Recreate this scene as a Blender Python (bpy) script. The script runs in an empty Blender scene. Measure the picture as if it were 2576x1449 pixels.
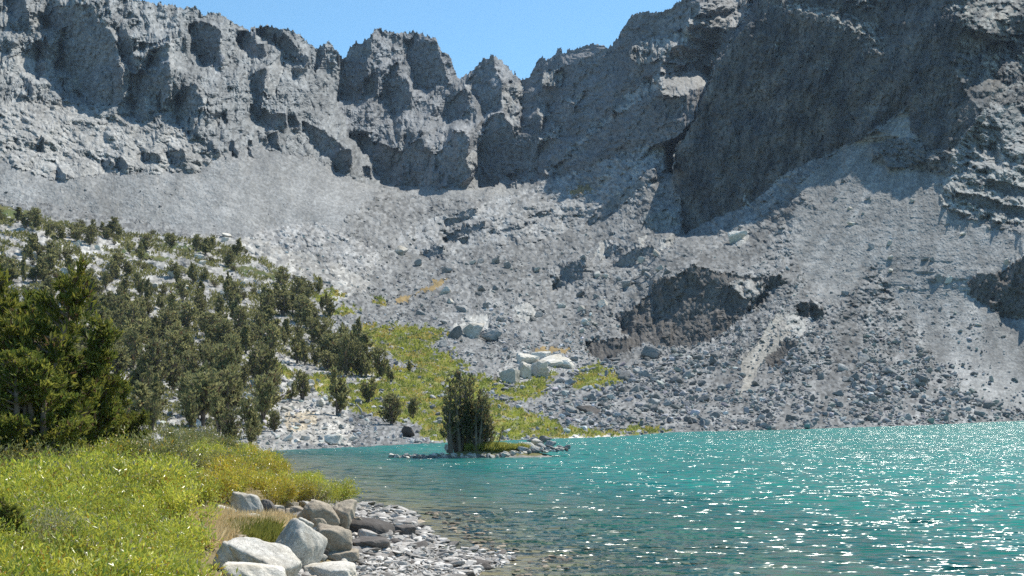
import bpy, bmesh, math, random
import numpy as np

# ------------------------------------------------------------------ camera, sky, sun, exposure
C = bpy.context.scene.collection
SC = bpy.context.scene
F, CX, HZ, EYE = 2893.0, 1288.0, 1010.0, 4.0      # focal length and horizon of the 2576 x 1449 frame
cam_d = bpy.data.cameras.new("camera")
cam = bpy.data.objects.new("camera", cam_d); C.objects.link(cam)
cam.location = (0, 0, EYE); cam.rotation_euler = (math.pi / 2, 0, 0)
cam_d.sensor_width = 36; cam_d.lens = 36 * F / 2576
cam_d.shift_y = (HZ - 724.5) / 2576
cam_d.clip_end = 6000; cam_d.clip_start = 0.3
SC.camera = cam
SUN_EL, SUN_AZ = math.radians(55), math.radians(41)   # azimuth measured from straight ahead to the right
SUNV = np.array([math.cos(SUN_EL) * math.sin(SUN_AZ), math.cos(SUN_EL) * math.cos(SUN_AZ), math.sin(SUN_EL)])
world = bpy.data.worlds.new("World"); SC.world = world; world.use_nodes = True
wn = world.node_tree; sky = wn.nodes.new("ShaderNodeTexSky")
sky.sky_type = 'NISHITA'; sky.sun_disc = False
sky.sun_elevation = SUN_EL; sky.sun_rotation = SUN_AZ
sky.altitude = 3200; sky.air_density = 1.3; sky.dust_density = 0.3; sky.ozone_density = 2.0
tint = wn.nodes.new("ShaderNodeMix"); tint.data_type = 'RGBA'; tint.blend_type = 'MULTIPLY'; tint.inputs[0].default_value = 1
tint.inputs[7].default_value = (.98, 1.34, 1.34, 1)      # the clear cyan of a high altitude sky
wn.links.new(sky.outputs[0], tint.inputs[6]); wn.links.new(tint.outputs[2], wn.nodes["Background"].inputs[0])
wn.nodes["Background"].inputs[1].default_value = 0.098
sl = bpy.data.lights.new("sun", 'SUN'); sl.energy = 5.0; sl.angle = math.radians(0.5); sl.color = (1, .95, .85)
sun = bpy.data.objects.new("sun", sl); C.objects.link(sun)
from mathutils import Vector
sun.rotation_euler = Vector(SUNV).to_track_quat('Z', 'Y').to_euler()
SC.view_settings.view_transform = 'Standard'; SC.view_settings.look = 'None'
SC.view_settings.exposure = 0.42; SC.view_settings.gamma = 1
SC.render.engine = 'CYCLES'
SC.cycles.use_denoising = False
SC.cycles.max_bounces = 6; SC.cycles.transparent_max_bounces = 12
SC.cycles.volume_bounces = 0; SC.cycles.caustics_reflective = False; SC.cycles.caustics_refractive = False

rng = np.random.default_rng(7)
HAZE = .00006
random.seed(7)

# ------------------------------------------------------------------ helpers
def at(u, v, Y):
    return np.stack([Y * (u - CX) / F, Y + 0 * u, EYE + Y * (HZ - v) / F], -1)

def tag(o, label=None, cat=None, group=None, kind=None):
    for k, val in (('label', label), ('category', cat), ('group', group), ('kind', kind)):
        if val: o[k] = val
    return o

def mesh_np(name, V, Fc, mat=None, attrs=None, smooth=False, link=True, parent=None):
    """V (n,3), Fc (m,k) indices -> one mesh object"""
    V = np.asarray(V, np.float32); Fc = np.asarray(Fc, np.int32)
    me = bpy.data.meshes.new(name)
    me.vertices.add(len(V)); me.vertices.foreach_set('co', V.ravel())
    k = Fc.shape[1]
    me.loops.add(Fc.size); me.loops.foreach_set('vertex_index', Fc.ravel())
    me.polygons.add(len(Fc)); me.polygons.foreach_set('loop_start', np.arange(0, Fc.size, k, dtype=np.int32))
    if smooth: me.polygons.foreach_set('use_smooth', np.ones(len(Fc), bool))
    else: me.polygons.foreach_set('use_smooth', np.zeros(len(Fc), bool))
    for an, arr in (attrs or {}).items():
        if arr.ndim == 2:
            a = me.attributes.new(an, 'FLOAT_COLOR', 'POINT')
            a.data.foreach_set('color', np.concatenate([arr, np.ones((len(arr), 1))], 1).astype(np.float32).ravel())
        else:
            a = me.attributes.new(an, 'FLOAT', 'POINT'); a.data.foreach_set('value', arr.astype(np.float32))
    me.update(calc_edges=True)
    if mat: me.materials.append(mat)
    if not link: return me
    o = bpy.data.objects.new(name, me); C.objects.link(o)
    if parent: o.parent = parent
    return o

def new_obj(name, me, parent=None, loc=None, rot=None, scale=None):
    o = bpy.data.objects.new(name, me); C.objects.link(o)
    if parent: o.parent = parent
    if loc is not None: o.location = loc
    if rot is not None: o.rotation_euler = rot
    if scale is not None: o.scale = scale
    return o

_lat = rng.normal(size=(8, 256, 256, 2)); _lat /= np.linalg.norm(_lat, axis=-1, keepdims=True)
def gnoise(x, y, seed=0):
    L = _lat[seed % 8]; x = x + 17.3 * seed; y = y - 9.1 * seed
    xi = np.floor(x).astype(int); yi = np.floor(y).astype(int); fx = x - xi; fy = y - yi
    sx = fx * fx * fx * (fx * (fx * 6 - 15) + 10); sy = fy * fy * fy * (fy * (fy * 6 - 15) + 10)
    def g(i, j):
        v = L[(xi + i) & 255, (yi + j) & 255]; return v[..., 0] * (fx - i) + v[..., 1] * (fy - j)
    return ((g(0, 0) * (1 - sx) + g(1, 0) * sx) * (1 - sy) + (g(0, 1) * (1 - sx) + g(1, 1) * sx) * sy) * 1.5
def fbm(x, y, oct=4, seed=0, gain=.5):
    s, a = 0, 1.0
    for o in range(oct):
        s = s + a * gnoise(x * 2 ** o, y * 2 ** o, seed + o); a *= gain
    return s
_ht = rng.random((512, 512, 6))
def voro(x, y, seed=0):
    """jittered-grid cells: distance to the nearest point, second distance and 4 random values of the cell"""
    xi = np.floor(x).astype(int); yi = np.floor(y).astype(int)
    d1 = np.full(x.shape, 9.); d2 = np.full(x.shape, 9.); ix = np.zeros(x.shape, int); iy = np.zeros(x.shape, int)
    for i in (-1, 0, 1):
        for j in (-1, 0, 1):
            a = (xi + i + 131 * seed) & 511; b = (yi + j + 57 * seed) & 511
            h = _ht[a, b]
            d = (xi + i + h[..., 0] - x) ** 2 + (yi + j + h[..., 1] - y) ** 2
            near = d < d1
            d2 = np.where(near, d1, np.minimum(d2, d)); d1 = np.where(near, d, d1)
            ix = np.where(near, a, ix); iy = np.where(near, b, iy)
    return np.sqrt(d1), np.sqrt(d2), _ht[ix, iy, 2:]

def inside(poly, U, V):
    poly = np.asarray(poly, float); m = np.zeros(U.shape, bool)
    x0, y0 = poly.min(0); x1, y1 = poly.max(0)
    bb = (U >= x0) & (U <= x1) & (V >= y0) & (V <= y1)
    if not bb.any(): return m
    u, v = U[bb], V[bb]; r = np.zeros(u.shape, bool)
    px, py = poly[:, 0], poly[:, 1]; j = len(poly) - 1
    for i in range(len(poly)):
        c = (py[i] > v) != (py[j] > v)
        if py[i] != py[j]:
            r ^= c & (u < (px[j] - px[i]) * (v - py[i]) / (py[j] - py[i]) + px[i])
        j = i
    m[bb] = r
    return m

def rbf(pts, U, V, lam=1e-3):
    p = np.asarray(pts, float); x = p[:, :2] / 500; y = np.log(p[:, 2]); n = len(p)
    def k(r2): return np.where(r2 > 0, .5 * r2 * np.log(r2 + 1e-12), 0)
    A = np.zeros((n + 3, n + 3)); A[:n, :n] = k(((x[:, None] - x[None]) ** 2).sum(-1)) + lam * np.eye(n)
    A[:n, n] = 1; A[:n, n + 1:] = x; A[n, :n] = 1; A[n + 1:, :n] = x.T
    w = np.linalg.solve(A, np.concatenate([y, np.zeros(3)]))
    out = w[n] + w[n + 1] * U / 500 + w[n + 2] * V / 500
    for i in range(n): out = out + w[i] * k((U / 500 - x[i, 0]) ** 2 + (V / 500 - x[i, 1]) ** 2)
    return out

# ------------------------------------------------------------------ materials
def mat_new(name):
    m = bpy.data.materials.new(name); m.use_nodes = True
    nt = m.node_tree; b = nt.nodes["Principled BSDF"]; b.inputs['Specular IOR Level'].default_value = .25
    b.inputs['Roughness'].default_value = .85
    return m, nt, b
def N(nt, t, **kw):
    n = nt.nodes.new(t)
    for k, v in kw.items():
        if k in n.inputs: n.inputs[k].default_value = v
        else: setattr(n, k, v)
    return n
def noise_mul(nt, col_out, scale, lo, hi, detail=5, coord=None, rough=.6):
    """multiply a colour by a noise between lo and hi"""
    t = N(nt, 'ShaderNodeTexNoise', Scale=scale, Detail=detail, Roughness=rough)
    if coord is not None: nt.links.new(coord, t.inputs['Vector'])
    mr = N(nt, 'ShaderNodeMapRange'); mr.inputs[1].default_value = .3; mr.inputs[2].default_value = .7
    mr.inputs[3].default_value = lo; mr.inputs[4].default_value = hi
    nt.links.new(t.outputs['Fac'], mr.inputs[0])
    mx = N(nt, 'ShaderNodeMix', data_type='RGBA', blend_type='MULTIPLY'); mx.inputs[0].default_value = 1
    nt.links.new(col_out, mx.inputs[6]); nt.links.new(mr.outputs[0], mx.inputs[7])
    return mx.outputs[2]

def terrain_mat():
    m, nt, b = mat_new('mountain_rock')
    a = N(nt, 'ShaderNodeAttribute', attribute_name='Col')
    g = N(nt, 'ShaderNodeTexCoord')
    c = noise_mul(nt, a.outputs['Color'], .35, .72, 1.3, 8, g.outputs['Object'], .75)
    c = noise_mul(nt, c, .03, .85, 1.15, 4, g.outputs['Object'])
    nt.links.new(c, b.inputs['Base Color'])
    t = N(nt, 'ShaderNodeTexNoise', Scale=.5, Detail=6, Roughness=.75); nt.links.new(g.outputs['Object'], t.inputs['Vector'])
    bp = N(nt, 'ShaderNodeBump', Strength=.5, Distance=.8); nt.links.new(t.outputs['Fac'], bp.inputs['Height'])
    nt.links.new(bp.outputs[0], b.inputs['Normal'])
    b.inputs['Roughness'].default_value = .95; b.inputs['Specular IOR Level'].default_value = .1
    return m
M_TERR = terrain_mat()

def rock_mat(name, col, tint, var=(.6, 1.25), rnd=.25, scale=1.6, spots=.5):
    m, nt, b = mat_new(name)
    g = N(nt, 'ShaderNodeTexCoord'); oi = N(nt, 'ShaderNodeObjectInfo')
    mp = N(nt, 'ShaderNodeVectorMath', operation='ADD'); nt.links.new(g.outputs['Object'], mp.inputs[0])
    rv = N(nt, 'ShaderNodeVectorMath', operation='SCALE'); rv.inputs[0].default_value = (37, 21, 11)
    nt.links.new(oi.outputs['Random'], rv.inputs['Scale']); nt.links.new(rv.outputs[0], mp.inputs[1])
    P = mp.outputs[0]
    t = N(nt, 'ShaderNodeTexNoise', Scale=scale, Detail=6, Roughness=.65); nt.links.new(P, t.inputs['Vector'])
    mr = N(nt, 'ShaderNodeValToRGB'); nt.links.new(t.outputs['Fac'], mr.inputs[0])
    mr.color_ramp.elements[0].position = .36; mr.color_ramp.elements[0].color = (*tint, 1)
    mr.color_ramp.elements[1].position = .6; mr.color_ramp.elements[1].color = (*col, 1)
    c = noise_mul(nt, mr.outputs[0], scale * 9, var[0], var[1], 4, P, .8)
    c = noise_mul(nt, c, scale * 55, 1 - spots, 1 + spots * .5, 2, P, .7)
    m2 = N(nt, 'ShaderNodeMapRange'); m2.inputs[3].default_value = 1 - rnd; m2.inputs[4].default_value = 1 + rnd
    nt.links.new(oi.outputs['Random'], m2.inputs[0])
    mx = N(nt, 'ShaderNodeMix', data_type='RGBA', blend_type='MULTIPLY'); mx.inputs[0].default_value = 1
    nt.links.new(c, mx.inputs[6]); nt.links.new(m2.outputs[0], mx.inputs[7])
    nt.links.new(mx.outputs[2], b.inputs['Base Color'])
    t2 = N(nt, 'ShaderNodeTexNoise', Scale=scale * 12, Detail=8, Roughness=.7); nt.links.new(P, t2.inputs['Vector'])
    bp = N(nt, 'ShaderNodeBump', Strength=.45, Distance=.04); nt.links.new(t2.outputs['Fac'], bp.inputs['Height'])
    nt.links.new(bp.outputs[0], b.inputs['Normal'])
    return m

def attr_rock_mat():
    m, nt, b = mat_new('rubble_rock')
    a = N(nt, 'ShaderNodeAttribute', attribute_name='Col')
    g = N(nt, 'ShaderNodeTexCoord')
    c = noise_mul(nt, a.outputs['Color'], 1.5, .7, 1.25, 5, g.outputs['Object'], .7)
    nt.links.new(c, b.inputs['Base Color']); return m
M_RUB = attr_rock_mat()

# ------------------------------------------------------------------ the valley: one relief, built from slopes
ST = 2
us = np.arange(-260, 2838, ST, dtype=float); vs = np.arange(-70, 1196, ST, dtype=float)
U, V = np.meshgrid(us, vs)
WU = U + 7 * fbm(U / 40, V / 40, 3, 1) + 5 * fbm(U / 10, V / 16, 2, 6); WV = V + 7 * fbm(U / 40, V / 40, 3, 4) + 6 * fbm(U / 9, V / 12, 2, 2)
EU = WU + 20 * fbm(U / 15, V / 9, 3, 0); EV = WV + 9 * fbm(U / 15, V / 9, 3, 3)
SHORE = [(-400, 1162), (0, 1158), (300, 1150), (600, 1139), (700, 1133), (900, 1124), (1110, 1114), (1380, 1104), (1560, 1098),
         (1690, 1087), (2000, 1080), (2300, 1070), (2576, 1058), (2900, 1046)]
SKY = [(-300, -40), (0, -30), (330, -8), (375, 2), (400, 9), (425, 8), (440, 11), (462, 20), (470, 13), (492, 14), (505, 27), (512, 35),
       (526, 31), (540, 30), (553, 31), (566, 38), (576, 46), (586, 50), (592, 58), (604, 62), (622, 70), (628, 77), (630, 66), (645, 66),
       (660, 63), (672, 58), (680, 64), (694, 65), (706, 70), (730, 71), (742, 78), (756, 86), (770, 98), (780, 108), (788, 112),
       (793, 124), (803, 116), (815, 108), (826, 101), (836, 112), (850, 126), (859, 140),
       (862, 148), (871, 140), (878, 122), (888, 108), (900, 104), (910, 108), (919, 96), (928, 94), (936, 80), (942, 69), (950, 70), (962, 71),
       (970, 80), (980, 77), (995, 79), (1011, 80), (1026, 80), (1033, 76), (1043, 74), (1052, 80), (1066, 86), (1082, 91), (1092, 90), (1097, 94), (1105, 112),
       (1110, 125), (1120, 130), (1128, 133), (1136, 144), (1141, 162), (1148, 184), (1152, 195), (1162, 190), (1170, 186), (1178, 182), (1182, 174), (1186, 178),
       (1196, 168), (1205, 158), (1213, 147), (1222, 145), (1233, 142), (1239, 131), (1246, 138), (1258, 148), (1268, 156), (1278, 164), (1290, 180),
       (1300, 190), (1312, 198), (1321, 196), (1324, 191), (1330, 194), (1336, 182), (1345, 165), (1354, 145), (1366, 139), (1374, 146),
       (1386, 140), (1394, 134), (1402, 126), (1408, 122), (1418, 130), (1430, 128), (1444, 124), (1452, 118), (1462, 114), (1478, 109), (1490, 107), (1505, 108),
       (1518, 113), (1530, 116), (1540, 112), (1546, 98), (1554, 94), (1560, 75), (1571, 60), (1580, 48), (1590, 34), (1602, 30), (1616, 26),
       (1632, 24), (1644, 30), (1656, 28), (1668, 24), (1684, 20), (1696, 10), (1708, 2), (1730, -14), (1800, -50), (2900, -68)]
def line(pl, x):
    p = np.array(pl, float); return np.interp(x, p[:, 0], p[:, 1])
sky_v = line(SKY, us) + 3.2 * gnoise(us / 6, us * 0 + .5, 2) + 2.0 * gnoise(us / 2.6, us * 0 + 3.5, 3)
sky_v = sky_v + 3 - 13 * np.maximum(0, 1 - np.abs(gnoise(us / 9, us * 0 + 2.5, 1)) * 2.4) ** 2 * np.clip(.6 + gnoise(us / 60, us * 0 + 1.5, 6), .15, 1.2)
sho_v = line(SHORE, us) + 1.2 * gnoise(us / 14, us * 0 + 7.5, 5)
BUTT = [(1908, -80), (1906, 20), (1895, 45), (1880, 62), (1862, 80), (1842, 108), (1828, 128), (1808, 150), (1798, 165), (1792, 198), (1778, 222), (1768, 245), (1757, 270),
        (1748, 300), (1730, 330), (1722, 345), (1702, 362), (1697, 390), (1690, 424), (1698, 470), (1712, 500), (1716, 545), (1722, 590),
        (1750, 572), (1805, 545), (1870, 520), (1935, 478), (1950, 452), (2000, 425), (2060, 396), (2090, 380), (2160, 352), (2225, 310), (2284, 264),
        (2286, 318), (2310, 345), (2330, 372), (2400, 385), (2425, 340), (2462, 290), (2490, 262), (2576, 250), (2900, 250), (2900, -80)]
P_BG = [(600, 1139, 89), (1110, 1114, 111), (1380, 1104, 123), (1560, 1098, 131), (1690, 1087, 150), (2000, 1080, 165), (2300, 1070, 192), (2576, 1058, 240), (2838, 1050, 285),
        (0, 1158, 78), (-260, 1160, 77), (0, 1000, 95), (300, 990, 110), (300, 800, 160), (300, 650, 230), (100, 520, 330), (400, 600, 330), (700, 640, 330), (800, 750, 230),
        (620, 900, 140), (900, 1000, 122), (1100, 900, 190), (1000, 820, 260), (1100, 1000, 150), (1250, 1020, 145), (-200, 700, 180), (-200, 520, 330),
        (560, 385, 560), (300, 540, 410), (700, 560, 440), (880, 600, 430), (0, 430, 480), (0, 500, 380), (-250, 430, 480), (-250, 200, 700),
        (1000, 700, 380), (1000, 600, 520), (960, 520, 650), (1100, 475, 1000), (1000, 470, 960), (1250, 560, 620), (1200, 700, 400), (1300, 850, 250), (1480, 900, 220), (1500, 1000, 170),
        (1600, 700, 420), (1600, 500, 680), (1690, 430, 760), (1400, 480, 850), (1720, 590, 480), (1900, 850, 270), (2000, 1000, 205), (2300, 900, 280), (2576, 800, 330), (2300, 600, 400), (2838, 800, 340),
        (2576, 500, 430), (2000, 560, 470), (2290, 280, 620), (2400, 430, 490), (2838, 500, 420),
        (1690, 330, 930), (1320, 190, 1150), (1500, 120, 1120), (1500, 300, 960), (1580, 50, 1080), (1800, 0, 1000), (1880, 30, 900), (1750, 200, 850), (1850, -60, 1000),
        (1000, 80, 1350), (1240, 140, 1300), (1100, 300, 1120), (1150, 195, 1350), (870, 180, 1250), (850, 260, 1120), (1250, 440, 1000), (1400, 400, 950),
        (200, 0, 900), (550, 50, 1000), (700, 75, 1080), (830, 120, 1150), (100, 200, 760), (400, 200, 790), (300, 290, 690), (700, 300, 800), (850, 400, 720), (950, 465, 660),
        (0, 300, 620), (450, 420, 580), (200, 430, 510), (640, 360, 620), (-250, -40, 850)]
P_BT = [(1690, 424, 600), (1722, 590, 485), (1870, 520, 510), (2000, 425, 545), (2160, 352, 575), (2284, 264, 620), (1900, 200, 660), (1906, 20, 740), (2100, 250, 590), (2200, 100, 640),
        (2400, 100, 600), (2576, 0, 620), (2576, 250, 540), (2330, 372, 545), (2400, 385, 520), (2838, 100, 560), (2838, -60, 600), (2100, -60, 680)]
butt = inside(BUTT, U + 4 * fbm(U / 16, V / 16, 3, 2), V + 4 * fbm(U / 16, V / 16, 3, 3))
bg0 = rbf(P_BG, U[::8, ::8], V[::8, ::8], 2e-3); bt0 = rbf(P_BT, U[::8, ::8], V[::8, ::8], 2e-3)
def up8(a):
    r = np.arange(U.shape[0]) / 8; c = np.arange(U.shape[1]) / 8
    r0 = np.minimum(r.astype(int), a.shape[0] - 2); c0 = np.minimum(c.astype(int), a.shape[1] - 2)
    fr = (r - r0)[:, None]; fc = (c - c0)[None]
    g = lambda i, j: a[np.ix_(r0 + i, c0 + j)]
    return (g(0, 0) * (1 - fc) + g(0, 1) * fc) * (1 - fr) + (g(1, 0) * (1 - fc) + g(1, 1) * fc) * fr
BG, BT = up8(bg0), up8(bt0)
BT = np.minimum(BT, BG - .004)
phi0 = np.where(butt, BT, BG)

# slope painting: azimuth of the fall line (0 = toward the viewer, + = to the right), dip, roughness, albedo (lighter on sunlit faces, darker on shaded ones)
AZ = np.zeros(U.shape); DIP = np.full(U.shape, np.nan); AMP = np.full(U.shape, .25); KIND = np.zeros(U.shape, np.int8)
COL = np.zeros(U.shape + (3,)); COL[:] = (.30, .30, .30)
CELL = np.zeros(U.shape, np.int8)       # 0 round blocks, 1 upright ribs, 2 slabs falling to the right, 3 slabs rising to the right
ROCK, PALE, SCREE, DARK = (.24, .238, .232), (.42, .41, .385), (.235, .235, .23), (.19, .19, .19)
GREEN, OCHRE, TAN = (.20, .195, .06), (.26, .19, .09), (.42, .36, .27)
HIM = np.zeros(U.shape, bool)
def paint(poly, az=None, dip=None, amp=None, col=None, kind=None, cell=None, m=None, sharp=False, hi=False):
    if m is None: m = inside(poly, U if sharp else WU, V if sharp else WV)
    HIM[m] = hi
    if az is not None: AZ[m] = math.radians(az)
    if dip is not None: DIP[m] = math.radians(dip)
    if amp is not None: AMP[m] = amp
    if col is not None: COL[m] = col
    if kind is not None: KIND[m] = kind
    if cell is not None: CELL[m] = cell
ALLP = [(-400, -100), (3000, -100), (3000, 1300), (-400, 1300)]
# KIND: 0 talus blocks, 1 crag, 2 fine scree, 3 meadow, 4 forest hillside
paint(ALLP, col=(.222, .222, .218), amp=.42, kind=0, cell=0)
LEFTM = [(-400, -100), (860, -100), (862, 160), (850, 250), (875, 330), (925, 390), (952, 440), (960, 470), (940, 475), (860, 430), (790, 395), (700, 385), (640, 365), (560, 382),
         (500, 430), (430, 440), (330, 430), (230, 440), (150, 450), (0, 400), (-400, 380)]
paint(LEFTM, 68, 46, .62, (.27, .275, .272), 1, 1)
paint([(-400, 290), (0, 260), (130, 250), (230, 265), (330, 300), (430, 320), (530, 370), (560, 385), (500, 432), (330, 432), (230, 442), (140, 452), (0, 410), (-400, 380)], 62, 38, .6, (.33, .325, .31), 1, 2)
HEAD = [(860, -100), (1330, -100), (1330, 200), (1310, 330), (1300, 420), (1290, 470), (1200, 474), (1130, 468), (1000, 465), (955, 455), (925, 390), (875, 330), (850, 250), (862, 160)]
paint(HEAD, 48, 50, .6, (.24, .245, .25), 1, 1)
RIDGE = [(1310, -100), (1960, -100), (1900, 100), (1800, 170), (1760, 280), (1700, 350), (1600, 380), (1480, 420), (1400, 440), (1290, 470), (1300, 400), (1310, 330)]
paint(RIDGE, -60, 70, .3, (.19, .192, .198), 1, 3)  # mostly shaded ridge, albedo lowered to keep it dark
paint(None, -48, 66, .3, (.128, .124, .12), 1, 1, m=butt)  # shaded cliff: brownish rock, albedo lowered further to deepen its shade
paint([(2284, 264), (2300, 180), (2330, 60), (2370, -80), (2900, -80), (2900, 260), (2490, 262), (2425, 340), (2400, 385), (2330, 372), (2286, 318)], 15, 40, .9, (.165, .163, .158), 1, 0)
paint([(2284, 264), (2292, 160), (2310, 40), (2345, -80), (2440, -80), (2425, 60), (2395, 170), (2430, 240), (2480, 285), (2425, 340), (2400, 388), (2330, 374), (2286, 318)], -48, 63, .35, (.135, .13, .125), 1, 1)  # second shaded cliff, shade deepened by the same low albedo
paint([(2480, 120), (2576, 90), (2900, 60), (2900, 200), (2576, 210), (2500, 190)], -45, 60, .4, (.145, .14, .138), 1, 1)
# scree
paint([(560, 380), (640, 362), (700, 385), (790, 398), (870, 440), (940, 480), (900, 520), (860, 570), (830, 600), (760, 600), (640, 590), (500, 590), (380, 560), (250, 540), (100, 510), (-400, 470), (-400, 390), (0, 410), (150, 452), (330, 436), (500, 432)],
      22, 34, .12, SCREE, 2, 0)
paint([(860, 425), (930, 470), (945, 478), (935, 500), (880, 470), (800, 410)], 30, 36, .12, SCREE, 2, 0)
paint([(2285, 268), (2290, 330), (2330, 380), (2380, 420), (2400, 460), (2380, 530), (2480, 570), (2600, 590), (2900, 600), (2900, 1060), (2576, 1040), (2450, 1000), (2350, 900), (2260, 760), (2200, 660), (2130, 560), (2060, 520), (2000, 470), (2100, 385), (2200, 335)],
      -27, 33, .12, (.25, .248, .24), 2, 0)
paint([(2060, 520), (2130, 560), (2200, 660), (2110, 770), (2040, 740), (2000, 650), (1985, 560), (2010, 510)], -27, 33, .14, (.238, .236, .228), 2, 0)
paint([(960, 478), (1290, 470), (1330, 480), (1250, 500), (1100, 500), (980, 490)], 0, 24, .15, SCREE, 2, 0)
# forest hillside, pale slabs
HILL = [(-400, 500), (0, 515), (90, 540), (200, 570), (330, 590), (470, 590), (640, 600), (780, 640), (900, 680), (940, 720), (830, 770), (850, 850), (960, 900), (960, 990), (880, 1030), (860, 1110), (620, 1150), (-400, 1200)]
paint(HILL, 42, 24, .62, (.31, .30, .28), 4, 2)
paint([(800, 560), (900, 600), (960, 640), (930, 700), (800, 640), (640, 600), (640, 580)], 30, 26, .6, (.34, .335, .325), 0, 2)
# faces in shade of the left wall
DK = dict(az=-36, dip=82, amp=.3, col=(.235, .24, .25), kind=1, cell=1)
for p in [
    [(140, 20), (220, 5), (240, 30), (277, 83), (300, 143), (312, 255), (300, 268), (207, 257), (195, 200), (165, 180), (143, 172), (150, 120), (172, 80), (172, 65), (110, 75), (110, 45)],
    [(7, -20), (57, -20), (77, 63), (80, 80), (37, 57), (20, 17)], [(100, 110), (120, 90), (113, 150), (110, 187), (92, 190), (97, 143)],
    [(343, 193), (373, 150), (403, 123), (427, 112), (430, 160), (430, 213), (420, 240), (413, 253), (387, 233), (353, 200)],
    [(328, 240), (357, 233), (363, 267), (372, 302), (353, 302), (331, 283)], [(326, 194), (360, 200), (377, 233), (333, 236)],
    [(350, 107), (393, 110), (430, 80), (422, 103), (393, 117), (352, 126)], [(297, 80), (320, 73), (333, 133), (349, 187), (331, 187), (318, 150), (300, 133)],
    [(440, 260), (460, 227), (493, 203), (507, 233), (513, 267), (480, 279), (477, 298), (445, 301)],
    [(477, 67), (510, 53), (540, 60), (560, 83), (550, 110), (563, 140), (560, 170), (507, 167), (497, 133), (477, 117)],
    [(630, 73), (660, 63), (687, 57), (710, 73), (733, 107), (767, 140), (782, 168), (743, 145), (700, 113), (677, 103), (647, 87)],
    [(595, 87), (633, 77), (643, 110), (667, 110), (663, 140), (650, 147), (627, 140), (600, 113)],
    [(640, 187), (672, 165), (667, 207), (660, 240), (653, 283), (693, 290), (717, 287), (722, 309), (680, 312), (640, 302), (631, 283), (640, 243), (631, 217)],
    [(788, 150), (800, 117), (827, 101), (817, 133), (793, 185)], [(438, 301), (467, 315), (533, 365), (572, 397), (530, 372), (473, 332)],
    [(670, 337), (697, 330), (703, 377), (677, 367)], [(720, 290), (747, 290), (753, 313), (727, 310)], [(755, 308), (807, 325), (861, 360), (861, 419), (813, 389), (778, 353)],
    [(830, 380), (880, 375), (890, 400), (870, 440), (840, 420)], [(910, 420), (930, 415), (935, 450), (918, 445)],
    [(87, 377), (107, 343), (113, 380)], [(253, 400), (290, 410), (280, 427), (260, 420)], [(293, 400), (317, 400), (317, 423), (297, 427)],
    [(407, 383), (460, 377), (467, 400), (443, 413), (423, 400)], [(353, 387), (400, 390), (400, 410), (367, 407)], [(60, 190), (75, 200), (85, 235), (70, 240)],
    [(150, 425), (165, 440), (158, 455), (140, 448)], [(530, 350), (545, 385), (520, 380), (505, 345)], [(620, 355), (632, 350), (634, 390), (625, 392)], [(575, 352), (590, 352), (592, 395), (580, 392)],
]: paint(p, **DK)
RB = dict(az=78, dip=62, amp=.3, col=(.32, .32, .31), kind=1, cell=1)  # sunlit ribs: albedo raised above the wall's to strengthen the sunlight
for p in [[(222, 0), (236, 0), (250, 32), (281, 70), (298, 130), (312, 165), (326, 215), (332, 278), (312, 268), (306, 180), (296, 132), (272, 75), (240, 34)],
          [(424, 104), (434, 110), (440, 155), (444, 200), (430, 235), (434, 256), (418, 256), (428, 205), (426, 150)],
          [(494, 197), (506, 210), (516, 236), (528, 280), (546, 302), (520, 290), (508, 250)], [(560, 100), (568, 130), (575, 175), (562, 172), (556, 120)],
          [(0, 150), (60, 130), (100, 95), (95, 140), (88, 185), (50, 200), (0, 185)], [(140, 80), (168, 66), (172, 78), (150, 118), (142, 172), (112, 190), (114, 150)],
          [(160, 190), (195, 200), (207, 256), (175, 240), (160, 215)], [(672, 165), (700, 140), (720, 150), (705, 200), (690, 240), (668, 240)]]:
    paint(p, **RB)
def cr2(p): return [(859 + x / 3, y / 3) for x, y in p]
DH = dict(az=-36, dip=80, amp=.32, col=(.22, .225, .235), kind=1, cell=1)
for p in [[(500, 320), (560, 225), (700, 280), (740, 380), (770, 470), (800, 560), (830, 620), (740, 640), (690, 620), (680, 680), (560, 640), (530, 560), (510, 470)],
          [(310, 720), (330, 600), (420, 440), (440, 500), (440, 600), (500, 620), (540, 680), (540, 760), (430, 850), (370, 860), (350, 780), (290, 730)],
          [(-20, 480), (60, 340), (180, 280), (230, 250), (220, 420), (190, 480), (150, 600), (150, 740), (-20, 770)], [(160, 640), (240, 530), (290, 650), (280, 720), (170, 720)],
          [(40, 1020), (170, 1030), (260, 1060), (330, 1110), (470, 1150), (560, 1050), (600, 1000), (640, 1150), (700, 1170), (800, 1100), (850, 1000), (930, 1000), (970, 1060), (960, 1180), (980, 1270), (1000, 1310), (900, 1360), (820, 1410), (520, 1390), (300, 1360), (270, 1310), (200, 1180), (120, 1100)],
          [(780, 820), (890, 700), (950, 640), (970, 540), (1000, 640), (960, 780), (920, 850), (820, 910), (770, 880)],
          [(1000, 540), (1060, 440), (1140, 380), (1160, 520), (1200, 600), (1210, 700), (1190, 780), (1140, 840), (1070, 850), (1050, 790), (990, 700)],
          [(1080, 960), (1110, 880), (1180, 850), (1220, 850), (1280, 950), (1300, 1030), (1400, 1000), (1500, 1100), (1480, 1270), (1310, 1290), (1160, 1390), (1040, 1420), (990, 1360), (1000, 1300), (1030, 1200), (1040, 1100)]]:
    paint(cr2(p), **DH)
LT = dict(az=62, dip=40, amp=.6, col=(.28, .28, .272), kind=1, cell=1)
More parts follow.
